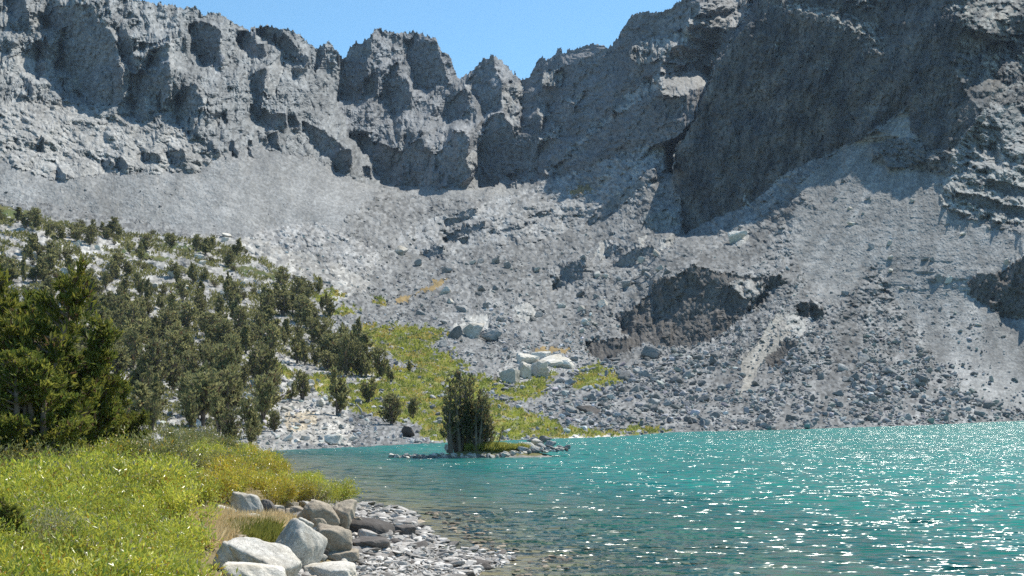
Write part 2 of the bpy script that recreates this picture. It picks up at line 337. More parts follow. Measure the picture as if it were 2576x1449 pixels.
for p in [[(1520, 540), (1660, 520), (1690, 560), (1640, 650), (1530, 660)], [(1460, 800), (1580, 790), (1580, 870), (1500, 900)], [(1620, 790), (1700, 750), (1865, 655), (1800, 770), (1765, 840), (1740, 770)],
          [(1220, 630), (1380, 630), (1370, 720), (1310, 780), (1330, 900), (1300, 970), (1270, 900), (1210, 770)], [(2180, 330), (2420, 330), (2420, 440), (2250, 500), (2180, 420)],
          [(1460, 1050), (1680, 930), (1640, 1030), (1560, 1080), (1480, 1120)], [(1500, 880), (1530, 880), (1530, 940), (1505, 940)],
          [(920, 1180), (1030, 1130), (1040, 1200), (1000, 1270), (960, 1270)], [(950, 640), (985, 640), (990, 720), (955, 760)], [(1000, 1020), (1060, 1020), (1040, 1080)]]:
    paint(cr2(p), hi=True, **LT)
for p in [[(2576, 590), (2420, 660), (2270, 740), (2150, 820), (2010, 930), (1900, 1020), (1800, 1110), (1660, 1200), (1700, 1130), (1850, 990), (2020, 860), (2050, 780), (2250, 640), (2400, 560), (2576, 540)],
          [(2230, 300), (2420, 300), (2576, 200), (2700, 60), (2860, -60), (3140, -60), (3100, 80), (2900, 260), (2760, 400), (2576, 520), (2400, 560), (2420, 440)]]:
    paint(cr2(p), 64, 33, .45, (.31, .306, .296), 0, 0, hi=True)  # sunlit bands: albedo lightened besides being sloped to the sun
paint(cr2([(2420, 640), (2560, 560), (2760, 470), (2860, 330), (2760, 640), (2600, 700), (2420, 760)]), 60, 32, .25, (.31, .306, .296), 2, 0, hi=True)
for p in [[(980, 1370), (1010, 1300), (1040, 1420)], [(1100, 1440), (1310, 1285), (1270, 1380), (1180, 1460), (1080, 1470)], [(1290, 1390), (1520, 1240), (1480, 1310), (1340, 1420)], [(1520, 1300), (1800, 1110), (1780, 1160), (1600, 1300)]]:
    paint(cr2(p), 50, 32, .12, SCREE, 2, 0, hi=True)
# ledges that catch the sun on the buttress, brightened in albedo as well
def cr3(p): return [(1717 + x / 3, y / 3) for x, y in p]
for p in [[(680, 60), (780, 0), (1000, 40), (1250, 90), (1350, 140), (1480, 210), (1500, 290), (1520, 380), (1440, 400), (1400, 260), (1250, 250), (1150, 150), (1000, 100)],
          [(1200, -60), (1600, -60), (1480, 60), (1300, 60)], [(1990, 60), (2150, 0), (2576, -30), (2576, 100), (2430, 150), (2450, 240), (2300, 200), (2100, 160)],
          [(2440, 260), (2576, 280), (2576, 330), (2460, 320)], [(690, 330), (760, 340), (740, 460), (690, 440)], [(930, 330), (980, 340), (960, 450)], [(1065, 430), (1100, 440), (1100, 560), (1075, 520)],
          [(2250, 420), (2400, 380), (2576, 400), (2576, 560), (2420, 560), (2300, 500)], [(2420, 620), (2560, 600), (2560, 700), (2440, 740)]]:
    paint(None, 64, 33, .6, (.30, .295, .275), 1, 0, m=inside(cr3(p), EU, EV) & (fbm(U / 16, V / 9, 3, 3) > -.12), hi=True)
paint(cr3([(1440, 60), (1980, 0), (1960, 120), (1860, 440), (1830, 560), (1700, 760), (1600, 760), (1540, 420), (1510, 220)]), -58, 63, .25, (.135, .132, .13), 1, 1)  # shaded gully, albedo lowered where the slope alone stayed partly lit
# moraine slabs rising to the right
paint([(1000, 580), (1200, 520), (1400, 450), (1480, 420), (1560, 385), (1700, 345), (1695, 425), (1660, 450), (1560, 520), (1480, 570), (1400, 590), (1250, 610), (1100, 640), (1000, 640)], -6, 27, .55, (.30, .30, .295), 0, 3)
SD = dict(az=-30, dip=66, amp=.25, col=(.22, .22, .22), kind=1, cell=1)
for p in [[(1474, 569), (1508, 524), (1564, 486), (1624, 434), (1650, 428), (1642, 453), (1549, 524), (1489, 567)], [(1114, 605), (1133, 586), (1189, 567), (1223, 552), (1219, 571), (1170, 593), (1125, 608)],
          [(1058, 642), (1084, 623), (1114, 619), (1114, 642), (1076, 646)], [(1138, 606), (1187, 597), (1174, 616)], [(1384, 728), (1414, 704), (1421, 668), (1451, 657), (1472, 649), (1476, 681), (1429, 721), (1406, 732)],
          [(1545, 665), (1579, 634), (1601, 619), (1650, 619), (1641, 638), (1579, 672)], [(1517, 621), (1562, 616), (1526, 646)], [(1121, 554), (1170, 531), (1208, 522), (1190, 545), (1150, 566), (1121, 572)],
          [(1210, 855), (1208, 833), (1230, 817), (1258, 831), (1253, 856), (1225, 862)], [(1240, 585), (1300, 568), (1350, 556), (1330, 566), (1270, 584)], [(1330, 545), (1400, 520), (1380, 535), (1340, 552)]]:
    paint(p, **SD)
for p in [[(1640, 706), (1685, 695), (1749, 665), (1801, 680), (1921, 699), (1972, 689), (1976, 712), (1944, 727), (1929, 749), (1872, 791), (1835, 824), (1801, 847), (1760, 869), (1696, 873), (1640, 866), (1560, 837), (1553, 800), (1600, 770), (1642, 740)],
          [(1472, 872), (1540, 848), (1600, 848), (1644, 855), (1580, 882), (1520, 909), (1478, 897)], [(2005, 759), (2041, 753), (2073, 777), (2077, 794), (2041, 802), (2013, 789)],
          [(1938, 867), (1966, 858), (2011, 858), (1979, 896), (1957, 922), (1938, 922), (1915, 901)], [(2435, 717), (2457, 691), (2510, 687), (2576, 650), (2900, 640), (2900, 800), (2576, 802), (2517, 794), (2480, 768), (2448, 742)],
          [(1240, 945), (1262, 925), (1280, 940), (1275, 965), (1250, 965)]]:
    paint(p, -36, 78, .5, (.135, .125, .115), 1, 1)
paint([(2195, 368), (2230, 356), (2285, 345), (2330, 372), (2420, 385), (2460, 430), (2400, 442), (2304, 423), (2262, 419), (2240, 423), (2195, 408)], -45, 52, .5, (.19, .19, .185), 1, 2)
paint([(2385, 395), (2425, 340), (2462, 290), (2490, 262), (2576, 255), (2900, 255), (2900, 440), (2576, 430), (2400, 440)], 40, 34, .7, (.29, .29, .28), 1, 2)
paint([(2356, 470), (2397, 436), (2576, 425), (2900, 420), (2900, 570), (2576, 566), (2525, 558), (2472, 547), (2379, 522)], 45, 38, .7, (.36, .36, .34), 1, 2)
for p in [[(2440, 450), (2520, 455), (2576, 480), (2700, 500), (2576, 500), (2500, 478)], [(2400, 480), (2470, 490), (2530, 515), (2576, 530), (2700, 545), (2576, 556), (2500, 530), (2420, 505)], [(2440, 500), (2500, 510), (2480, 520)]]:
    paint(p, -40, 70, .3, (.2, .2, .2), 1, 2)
BR = dict(az=62, dip=44, amp=.7, col=(.37, .365, .345), kind=1, cell=0)
for p in [[(1827, 717), (1872, 702), (1925, 710), (1921, 742), (1895, 753), (1865, 746)]]: paint(p, 20, 45, .6, (.30, .29, .27), 1, 0)
for p in [[(1970, 785), (2015, 792), (2028, 811), (2013, 843), (1985, 828)], [(1502, 618), (1525, 601), (1525, 629), (1511, 657), (1498, 640)], [(1598, 605), (1626, 597), (1620, 623), (1605, 620)],
          [(1656, 608), (1712, 582), (1690, 612), (1661, 627)], [(1140, 826), (1174, 798), (1230, 790), (1230, 817), (1200, 841), (1163, 849)], [(1290, 771), (1339, 760), (1358, 794), (1313, 811)],
          [(1845, 590), (1885, 580), (1880, 605), (1860, 620), (1845, 615)], [(1870, 490), (1880, 490), (1884, 515), (1872, 525)]]: paint(p, **BR)
paint(None, 40, 34, .5, (.34, .335, .32), 0, 0, m=inside([(1254, 918), (1285, 890), (1346, 880), (1440, 900), (1445, 925), (1400, 930), (1364, 945), (1326, 957), (1295, 975), (1250, 967)], EU, EV))
paint([(1617, 539), (1658, 528), (1708, 531), (1705, 569), (1669, 582), (1631, 575)], -20, 45, .2, (.24, .245, .235), 1, 0)
paint([(1860, 915), (1900, 870), (1930, 820), (1965, 790), (1980, 840), (1960, 870), (1920, 905), (1890, 960), (1860, 1010), (1870, 960)], -20, 33, .2, (.29, .275, .245), 2, 0)
for p in [[(1960, 850), (1935, 840), (1975, 800), (1995, 850)], [(1850, 900), (1890, 880), (1880, 900)]]: paint(p, 20, 40, .5, (.36, .34, .31), 1, 0)
# meadow and shore
MEADOW = [[(840, 845), (900, 890), (1000, 925), (1150, 935), (1240, 955), (1210, 990), (1000, 970), (880, 935), (820, 890)],
          [(875, 850), (900, 822), (1000, 818), (1110, 825), (1120, 850), (1060, 880), (1140, 885), (1130, 900), (1190, 915), (1150, 937), (1060, 927), (1000, 905), (940, 870)],
          [(600, 885), (640, 900), (700, 918), (760, 945), (800, 940), (870, 955), (1000, 965), (1100, 970), (1190, 985), (1250, 1010), (1330, 1035), (1400, 1065), (1450, 1078), (1550, 1085), (1560, 1099),
           (1380, 1103), (1260, 1106), (1100, 1112), (1060, 1095), (1050, 1062), (1000, 1058), (880, 1028), (850, 1000), (800, 985), (720, 945), (640, 912)],
          [(1190, 952), (1240, 948), (1280, 985), (1340, 950), (1395, 925), (1370, 990), (1350, 1005), (1290, 1005), (1230, 985)], [(1440, 977), (1450, 930), (1500, 915), (1555, 940), (1562, 957), (1500, 980)],
          [(1565, 1088), (1590, 1068), (1640, 1070), (1695, 1085), (1600, 1092)], [(788, 747), (820, 728), (862, 735), (850, 752), (800, 757)], [(835, 790), (870, 770), (900, 775), (880, 790)], [(940, 745), (980, 750), (960, 770)],
          [(-300, 510), (0, 513), (60, 533), (130, 548), (80, 562), (0, 547), (-300, 540)], [(380, 605), (520, 620), (560, 640), (430, 625)], [(250, 625), (420, 640), (440, 655), (300, 645)], [(560, 660), (720, 690), (700, 705), (560, 680)]]
meadow = np.zeros(U.shape, bool)
mm = fbm(U / 22, V / 9, 3, 6)
for i, p in enumerate(MEADOW):
    m = inside(p, EU, EV) & (mm > -.46); meadow |= m
    paint(None, 10, 18, .12, GREEN if i < 9 else (.10, .11, .04), 3, 0, m=m)
for p in [[(1060, 727), (1090, 710), (1135, 698), (1100, 722), (1040, 742)], [(1000, 750), (1040, 740), (1030, 760), (990, 765)], [(1340, 880), (1430, 872), (1440, 885), (1350, 893)], [(1430, 480), (1480, 465), (1500, 480), (1440, 495)]]:
    paint(None, 5, 18, .15, OCHRE, 3, 0, m=inside(p, WU, WV))
paint([(705, 1000), (760, 1015), (850, 1045), (890, 1075), (890, 1118), (760, 1112), (720, 1060)], 35, 28, .6, (.38, .36, .325), 4, 2)
paint([(715, 1040), (790, 1035), (800, 1060), (760, 1085), (720, 1075)], 20, 20, .2, TAN, 4, 0)
paint([(1375, 1101), (1560, 1094), (1580, 1097), (1560, 1102), (1380, 1110)], 0, 8, .03, (.62, .58, .53), 2, 0)

# shattered-rock cells tilt the slopes
R = np.zeros(U.shape + (3,))
def cells(kx, ky, shear, seed, w, mask):
    x = (U + shear * V + 5 * fbm(U / 23, V / 23, 2, 5)) / kx; y = (V - (shear * .0) * U + 4 * fbm(U / 19, V / 19, 2, 2)) / ky
    _, _, h = voro(x, y, seed)
    R[mask] += (w * (h[..., :3] * 2 - 1))[mask]
m1 = CELL == 1; m0 = CELL == 0; m2 = CELL == 2; m3 = CELL == 3
for kx, ky, w, s in ((34, 80, .8, 1), (13, 34, 1, 2), (6, 14, 1., 3)):
    cells(kx, ky, .12, s, w, m1)
for kx, ky, w, s in ((30, 22, .5, 4), (13, 10, .9, 5), (6.5, 5.5, 1.1, 6)):
    cells(kx, ky, 0, s, w, m0)
def cells_d(k1, k2, slope, seed, w, mask):
    c = math.cos(math.atan(slope)); s_ = math.sin(math.atan(slope))
    a = (U * c + V * s_) / k1; b = (-U * s_ + V * c + 4 * fbm(U / 25, V / 25, 2, 3)) / k2
    _, _, h = voro(a, b, seed); R[mask] += (w * (h[..., :3] * 2 - 1))[mask]
for k1, k2, w, s in ((60, 22, .8, 7), (24, 10, 1, 8), (9, 6, 1, 9)):
    cells_d(k1, k2, .42, s, w, m2); cells_d(k1, k2, -.42, s + 4, w, m3)
nanm = np.isnan(DIP)
def grad(a, ax):
    return np.diff(a, axis=ax)
n = np.stack([np.sin(DIP) * np.sin(AZ), -np.sin(DIP) * np.cos(AZ), np.cos(DIP)], -1)
# where no slope is painted, the plan's own slope
gu0 = np.gradient(phi0, axis=1) / ST * F; gv0 = -np.gradient(phi0, axis=0) / ST * F
A_, B_ = (U - CX) / F, (HZ - V) / F
# normal of Y(a,b): n ~ (gu, -(1 + a gu + b gb), gb) * sign
n0 = np.stack([gu0, -(1 + A_ * gu0 + B_ * gv0), gv0], -1); n0 *= np.sign(n0[..., 2:3] + 1e-9); n0 /= np.linalg.norm(n0, axis=-1, keepdims=True)
n = np.where(nanm[..., None], n0, n)
n = n + AMP[..., None] * R; n /= np.linalg.norm(n, axis=-1, keepdims=True)
nr = n[..., 0] * A_ + n[..., 1] + n[..., 2] * B_
bad = nr > -.16
n[..., 1] -= np.where(bad, nr + .16, 0); nr = np.where(bad, -.16, nr)
gu = -n[..., 0] / nr / F * ST; gv = n[..., 2] / nr / F * ST
gx = .5 * (gu[:, 1:] + gu[:, :-1]); gy = .5 * (gv[1:] + gv[:-1])
bx = (butt[:, 1:] != butt[:, :-1]) & (U[:, 1:] < 1912) & (V[:, 1:] < 440); by = (butt[1:] != butt[:-1]) & (U[1:] < 1912) & (V[1:] < 430)
gx = np.where(bx, np.diff(phi0, axis=1), gx); gy = np.where(by, np.diff(phi0, axis=0), gy)
sky_row = sky_v[None, :]
above = V < sky_row
ab = above[:, 1:] | above[:, :-1]; gx = np.where(ab, np.diff(phi0, axis=1), gx)
ab = above[1:] & above[:-1]; gy = np.where(ab, 0, gy)
def dvg(gx, gy):
    d = np.zeros(U.shape); d[:, :-1] += gx; d[:, 1:] -= gx; d[:-1] += gy; d[1:] -= gy
    return d
LAM = (1 / 450.) ** 2
NIT = 24
def poisson(rhs):
    h, w = rhs.shape
    e = np.concatenate([rhs, rhs[:, ::-1]], 1); e = np.concatenate([e, e[::-1]], 0)
    fr = np.fft.rfft2(e)
    ky = 2 - 2 * np.cos(np.pi * np.fft.fftfreq(2 * h) * 2); kx = 2 - 2 * np.cos(np.pi * np.fft.rfftfreq(2 * w) * 2)
    fr /= (ky[:, None] + kx[None] + LAM)
    return np.fft.irfft2(fr, s=e.shape)[:h, :w]
# least absolute misfit: faces keep their painted slope, the misfit gathers in creases and steps
dx = np.zeros_like(gx); dy = np.zeros_like(gy); qx = np.zeros_like(gx); qy = np.zeros_like(gy)
TT = np.where((KIND == 1) & (DIP > 1.0) & (AZ < -.3), 8e-3, np.where(HIM, 8e-3, np.where(KIND == 1, 1.5e-3, 1e-3)))
TX = .5 * (TT[:, 1:] + TT[:, :-1]); TY = .5 * (TT[1:] + TT[:-1])
steep = (DIP > 1.0) & (KIND == 1)
TX = np.where((steep[:, 1:] ^ steep[:, :-1]) | bx, 1e-5, TX); TY = np.where(by, 1e-5, TY)
for it in range(NIT):
    phi = poisson(-dvg(gx + dx - qx, gy + dy - qy) + LAM * phi0)
    rx = np.diff(phi, axis=1) - gx + qx; ry = np.diff(phi, axis=0) - gy + qy
    dx = np.sign(rx) * np.maximum(np.abs(rx) - TX, 0); dy = np.sign(ry) * np.maximum(np.abs(ry) - TY, 0)
    qx = rx - dx; qy = ry - dy
# the relief meets the lake level along the far shore
_j = np.clip(np.round((sho_v - vs[0]) / ST).astype(int), 0, len(vs) - 1)
_e = np.log(EYE * F / (sho_v - HZ)) - .004 - phi[_j, np.arange(len(us))]
_e = np.convolve(np.pad(_e, 20, mode='edge'), np.ones(41) / 41, 'valid')
phi += _e[None] * np.exp(-np.maximum(sho_v[None] - V, 0) / 110.)
# blocks: fine relief on talus, crags and turf
Yd = np.exp(phi)
def bump(kx, ky, seed, amp, mask):
    d1, d2, h = voro(U / kx, V / ky, seed)
    r = np.clip(1 - d1 * 1.1, 0, 1) * (h[..., 0] ** 1.5) * amp
    phi[mask] -= (r / F)[mask]
tal = (KIND == 0)
# joints and gullies cut the crags
crag = KIND == 1
def blur(a, r):
    for ax in (0, 1):
        p = np.pad(a, [(r + 1, r) if i == ax else (0, 0) for i in (0, 1)], mode='edge'); c = np.cumsum(p, axis=ax)
        a = (np.take(c, range(2 * r + 1, c.shape[ax]), ax) - np.take(c, range(0, c.shape[ax] - 2 * r - 1), ax)) / (2 * r + 1)
    return a
calm = blur(((DIP > 1.0) & crag).astype(float), 3)
cragw = np.clip(blur(crag.astype(float), 7) * 1.6 - .6, 0, 1)
sl_ = np.where(CELL == 2, .42, np.where(CELL == 3, -.42, 0))
ac = np.where((CELL == 1) | (CELL == 0), U + .14 * V, (V - sl_ * U) * 1.1); al = np.where((CELL == 1) | (CELL == 0), V, U + sl_ * V)
ac = ac + 9 * fbm(U / 60, V / 60, 3, 2)
for sc_, lng, a_, sd in ((46, 3., 20, 1), (21, 2.6, 17, 4), (10, 1.7, 11, 6), (5, 1.3, 6.5, 7), (3, 1.2, 3, 3)):
    rg = np.abs(gnoise(ac / sc_, al / (sc_ * lng), sd)); rg = np.minimum(rg * 1.6, 1) * np.clip(.7 + .6 * gnoise(U / 90, V / 60, sd), .2, 1.3)
    phi -= cragw * np.where(butt, .5, np.where(calm > .5, 1 - .6 * calm, 1)) * rg * a_ / F
bump(9, 11, 17, 12, crag); bump(18, 24, 18, 16, crag & (calm < .5))
bump(16, 11, 11, 20, tal & (fbm(U / 60, V / 60, 2, 3) > -.1)); bump(8, 6, 12, 12, tal); bump(5, 4, 13, 4, tal | (KIND == 2))
bump(11, 7, 14, 9, (KIND == 3)); bump(26, 12, 15, 24, KIND == 3)
bump(14, 9, 16, 10, KIND == 4)
Yd = np.exp(phi)
lim = np.where(V > HZ + 8, .997 * EYE * F / np.maximum(V - HZ, 8), 1e9)
Yd = np.minimum(Yd, lim)
GROUND = Yd

def sample(arr, u, v):
    x = np.clip((np.asarray(u, float) - us[0]) / ST, 0, len(us) - 2.001); y = np.clip((np.asarray(v, float) - vs[0]) / ST, 0, len(vs) - 2.001)
    i = x.astype(int); j = y.astype(int); fx = x - i; fy = y - j
    return (arr[j, i] * (1 - fx) + arr[j, i + 1] * fx) * (1 - fy) + (arr[j + 1, i] * (1 - fx) + arr[j + 1, i + 1] * fx) * fy
def nearest(arr, u, v):
    x = np.clip(np.round((np.asarray(u, float) - us[0]) / ST).astype(int), 0, len(us) - 1); y = np.clip(np.round((np.asarray(v, float) - vs[0]) / ST).astype(int), 0, len(vs) - 1)
    return arr[y, x]
def ground_px(u, v):
    return at(np.asarray(u, float), np.asarray(v, float), sample(GROUND, u, v))

def build_terrain():
    P = at(U, V, GROUND)
    # rows above the skyline fold over the crest and fall away behind it
    js = np.clip(np.ceil((sky_v - vs[0]) / ST).astype(int), 0, len(vs) - 1)
    jj = np.arange(len(vs))[:, None]
    k = js[None] - jj
    fold = (k > 0)
    Ys = GROUND[js, np.arange(len(us))]
    Ys = np.broadcast_to(Ys, U.shape); kk = np.maximum(k, 0)
    Pf = at(U, np.broadcast_to(sky_v[None] + 0., U.shape), Ys * 1.0)
    back = np.minimum(kk, 6.)
    Pf[..., 1] += back * 6.; Pf[..., 2] -= np.maximum(back - 1, 0) * 9.
    Pf[..., 0] *= (Pf[..., 1] / Ys)
    P = np.where(fold[..., None], Pf, P)
    # rows below the shoreline go on under the water
    jb = np.clip(np.floor((sho_v - vs[0]) / ST).astype(int), 0, len(vs) - 1)
    q = jj - jb[None]; under = q > 0
    Ysh = np.broadcast_to(EYE * F / (sho_v - HZ), U.shape)
    qq = np.minimum(np.maximum(q, 0), 8.)
    Pu = np.stack([A_ * Ysh * (1 - .012 * qq), Ysh * (1 - .012 * qq), -.25 * qq + .05], -1)
    P = np.where(under[..., None], Pu, P)
    keep_v = (k <= 6) & (q <= 8)
    idx = np.arange(U.size).reshape(U.shape)
    q4 = np.stack([idx[:-1, :-1], idx[1:, :-1], idx[1:, 1:], idx[:-1, 1:]], -1)
    keep = keep_v[:-1, :-1] & keep_v[1:, :-1] & keep_v[1:, 1:] & keep_v[:-1, 1:]
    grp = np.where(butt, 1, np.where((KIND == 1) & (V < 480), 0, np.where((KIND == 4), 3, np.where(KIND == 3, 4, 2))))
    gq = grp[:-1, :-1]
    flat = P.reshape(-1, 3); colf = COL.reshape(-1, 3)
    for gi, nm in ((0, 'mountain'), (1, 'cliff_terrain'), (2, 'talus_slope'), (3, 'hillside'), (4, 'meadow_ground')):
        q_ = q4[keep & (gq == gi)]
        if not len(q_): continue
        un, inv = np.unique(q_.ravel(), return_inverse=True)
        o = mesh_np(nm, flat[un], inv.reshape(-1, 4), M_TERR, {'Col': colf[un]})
        o['kind'] = 'structure'
# albedo variation that belongs to the rock: streaks and lichen patches
def fan(u, v):
    th = np.arctan2(v - 250, u - 2290); return fbm(th * 16, np.hypot(u - 2290, v - 250) / 700, 3, 4) * ((u > 1720) & (v > 280))
COL *= np.where(((KIND == 0) | (KIND == 2))[..., None], np.clip(1 + .30 * fan(U, V)[..., None], .7, 1.3), 1)
st = fbm(U / 60 + V / 200, V / 140, 4, 2)[..., None]
COL *= np.clip(1 + .22 * st + .10 * fbm(U / 9, V / 9, 3, 5)[..., None], .5, 1.6)
_, _, hh = voro(U / 7, V / 5.5, 21)
COL *= np.where(((KIND == 0) | (KIND == 4))[..., None], (.62 + .8 * hh[..., 1:2]), 1)
_, _, h3 = voro(ac / 5, al / 6.5, 25)
COL *= np.where((KIND == 1)[..., None], (.74 + .52 * h3[..., 1:2]) * np.clip(1 + .16 * fbm(ac / 7, al / 60, 3, 2), .6, 1.5)[..., None], 1)
_, _, h2 = voro(U / 4, V / 3.2, 23)
COL *= np.where((KIND == 2)[..., None], (.78 + .44 * h2[..., 1:2]), 1)
bv = fbm(U / 45 + V / 160, V / 80, 4, 3)[..., None]; cr_ = np.abs(gnoise(ac / 26, al / 150, 5)) * np.abs(gnoise(ac / 11, al / 60, 2)) ** .5
COL *= np.where(butt[..., None], np.clip(.95 + .5 * bv * np.array([1.15, 1, .82]), .5, 1.5) * np.clip(cr_ * 20, .7, 1)[..., None], 1)
gr = fbm(U / 30, V / 14, 3, 7)[..., None]
COL *= np.where(((KIND == 1) | (KIND == 0))[..., None], .87, 1)
COL[meadow] = (COL * (1 + np.array([.35, .1, .1]) * gr))[meadow]
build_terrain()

# ------------------------------------------------------------------ rocks
def ico(sub):
    bm = bmesh.new(); bmesh.ops.create_icosphere(bm, subdivisions=sub, radius=1)
    Vv = np.array([v.co[:] for v in bm.verts]); Ff = np.array([[v.index for v in f.verts] for f in bm.faces]); bm.free(); return Vv, Ff
ICO = {i: ico(i) for i in (1, 2, 3, 4, 5)}
def rock_shape(seed, sub, ncut=11, sharp=14., rough=.05, boxy=.0):
    """angular stone: unit directions cut by random planes, edges slightly worn"""
    r = np.random.default_rng(seed); D, Fc = ICO[sub]
    nn = r.normal(size=(ncut, 3)); nn /= np.linalg.norm(nn, axis=1, keepdims=True)
    dd = r.uniform(.55, .95, ncut)
    if boxy: 
        nn = np.concatenate([nn, np.eye(3), -np.eye(3)]); dd = np.concatenate([dd + .15, np.full(6, boxy)])
    c = D @ nn.T / dd
    rad = 1 / np.maximum((np.maximum(c, 0) ** sharp).sum(1) ** (1 / sharp), .5)
    if rough:
        q = D * 2.2 + seed % 97
        rad = rad * (1 + rough * fbm(q[:, 0] + q[:, 2] * .7, q[:, 1] - q[:, 2] * .6, 4, seed % 5))
    Vv = D * rad[:, None]
    ext = Vv.max(0) - Vv.min(0); Vv = (Vv - (Vv.max(0) + Vv.min(0)) / 2) / ext * 2
    return Vv, Fc
def rotz(a):
    c, s_ = np.cos(a), np.sin(a); z = np.zeros_like(a); o = np.ones_like(a)
    return np.stack([np.stack([c, -s_, z], -1), np.stack([s_, c, z], -1), np.stack([z, z, o], -1)], -2)
def roty(a):
    c, s_ = np.cos(a), np.sin(a); z = np.zeros_like(a); o = np.ones_like(a)
    return np.stack([np.stack([c, z, s_], -1), np.stack([z, o, z], -1), np.stack([-s_, z, c], -1)], -2)
def rotx(a):
    c, s_ = np.cos(a), np.sin(a); z = np.zeros_like(a); o = np.ones_like(a)
    return np.stack([np.stack([o, z, z], -1), np.stack([z, c, -s_], -1), np.stack([z, s_, c], -1)], -2)
def scatter_rocks(name, P, size, col, sub=1, flat=.55, tilt=.35, seed=0, mat=None, kind='stuff', sink=.15):
    """many stones in one mesh"""
    r = np.random.default_rng(seed); n_ = len(P); T = [rock_shape(seed * 31 + k, sub, 8, 18, 0) for k in range(14)]
    tv = np.stack([t[0] for t in T]); tf = T[0][1]
    k = r.integers(0, 14, n_)
    sc = np.stack([r.uniform(.7, 1.3, n_), r.uniform(.6, 1.1, n_), r.uniform(.6, 1.3, n_) * flat], -1) * size[:, None] / 2
    Rm = rotz(r.uniform(0, 6.28, n_)) @ rotx(r.normal(0, tilt, n_)) @ roty(r.normal(0, tilt, n_))
    vv = np.einsum('nij,nkj->nki', Rm, tv[k] * sc[:, None]) + P[:, None]
    vv[..., 2] += (sc[:, 2] * (1 - 2 * sink))[:, None]
    ff = tf[None] + (np.arange(n_) * tv.shape[1])[:, None, None]
    cc = np.repeat(col, tv.shape[1], 0)
    o = mesh_np(name, vv.reshape(-1, 3), ff.reshape(-1, 3), mat or M_RUB, {'Col': cc})
    o['kind'] = kind; return o

# rubble over the talus
def cand(n_, box, f):
    u = rng.uniform(box[0], box[2], n_); v = rng.uniform(box[1], box[3], n_); p = f(u, v); m = rng.random(n_) < p
    return u[m], v[m]
def dens(u, v):
    k = nearest(KIND, u, v); d = np.where(k == 0, 1., np.where(k == 2, .13, np.where(k == 4, .5, np.where(k == 3, .05, 0))))
    low = np.clip((v - 560) / 400, .12, 1)
    patch = np.clip(.75 + 1.1 * fbm(u / 130, v / 70, 3, 2), .1, 1)
    d = d * low * np.where(k == 4, 1, patch) * np.clip(1 + 1.9 * fan(u, v), .12, 2.)
    return np.where((v < line(SHORE, u) - 1) & (v > line(SKY, u) + 10), d, 0)
u, v = cand(90000, (-100, 470, 2700, 1140), dens)
spx = 3.2 * np.exp(rng.exponential(.48, len(u))); spx = np.minimum(spx, 15) * np.clip((v - 300) / 640, .55, 1.1) * np.where((v > 880) & (u > 1380), 1.3, 1)
P = ground_px(u, v); size = spx * P[:, 1] / F
kk = nearest(KIND, u, v); base = np.where((kk == 4)[:, None], np.array(PALE) * .8, np.array([.25, .25, .244]))
base = np.where(((u > 900) & (u < 1500) & (v > 780) & (kk == 0))[:, None], np.array([.34, .335, .325]), base)
col = base * np.exp(rng.normal(0, .32, len(u)))[:, None] * (1 + rng.normal(0, .03, (len(u), 3)))
big = spx > 8.5
scatter_rocks('talus_rubble', P[big], size[big], col[big], 2, .6, .45, 3)
scatter_rocks('small_talus_rubble', P[~big], size[~big], col[~big], 1, .6, .45, 4)

M_GREYROCK = rock_mat('grey_boulder_stone', (.33, .328, .32), (.24, .235, .225), rnd=.35, scale=.5)
M_PALEROCK = rock_mat('pale_granite', (.72, .68, .61), (.54, .48, .39), rnd=.2, scale=1.1)
M_TANROCK = rock_mat('tan_granite', (.47, .40, .31), (.36, .29, .215), rnd=.15, scale=1.3)
M_DARKROCK = rock_mat('dark_wet_stone', (.17, .15, .135), (.11, .095, .085), rnd=.3, scale=1.6)
M_BEACH = rock_mat('beach_slate', (.44, .41, .375), (.28, .25, .225), rnd=.4, scale=2.2)
LIB = {}
def rock_lib(kind, k):
    key = (kind, k)
    if key not in LIB:
        if kind == 'far': Vv, Ff = rock_shape(500 + k, 3, 10, 20, .05)
        else: Vv, Ff = rock_shape(700 + k, 4, 10, 14, .06)
        LIB[key] = {m.name: None for m in ()}; LIB[key]['v'] = (Vv, Ff)
    return LIB[key]
def rock_obj(name, kind, k, mat, loc, dims, rot, label, cat, group=None):
    L_ = rock_lib(kind, k)
    if mat.name not in L_: L_[mat.name] = mesh_np(name, L_['v'][0] * .5, L_['v'][1], mat, smooth=(kind != 'far'), link=False)
    o = new_obj(name, L_[mat.name], None, loc, rot, dims)
    tag(o, label, cat, group); return o
def far_boulders(n_, box, f, px, mat_fn, label, group, seed, flat=.7, cat='boulder'):
    global rng
    u, v = cand(n_ * 40, box, f); u, v = u[:n_], v[:n_]
    P = ground_px(u, v)
    for i in range(len(u)):
        s_ = rng.uniform(*px) * P[i, 1] / F
        d = (s_ * rng.uniform(.8, 1.3), s_ * rng.uniform(.7, 1.1), s_ * rng.uniform(.5, .95) * flat / .7)
        rock_obj('boulder', 'far', int(rng.integers(0, 10)), mat_fn(i), (P[i, 0], P[i, 1], P[i, 2] + d[2] * .22), d,
                 (rng.normal(0, .25), rng.normal(0, .25), rng.uniform(0, 6.28)), label, cat, group)
k0 = lambda u, v: np.where((nearest(KIND, u, v) == 0) & (v < line(SHORE, u) - 4), 1., 0)
k2 = lambda u, v: np.where((nearest(KIND, u, v) == 2), 1., 0)
k4 = lambda u, v: np.where((nearest(KIND, u, v) == 4) & (v < line(SHORE, u) - 4), 1., 0)
far_boulders(55, (1750, 900, 2570, 1075), k0, (17, 34), lambda i: M_GREYROCK, 'dark grey angular boulder in the coarse talus just above the far right shore', 'boulders in the talus above the right shore', 1)
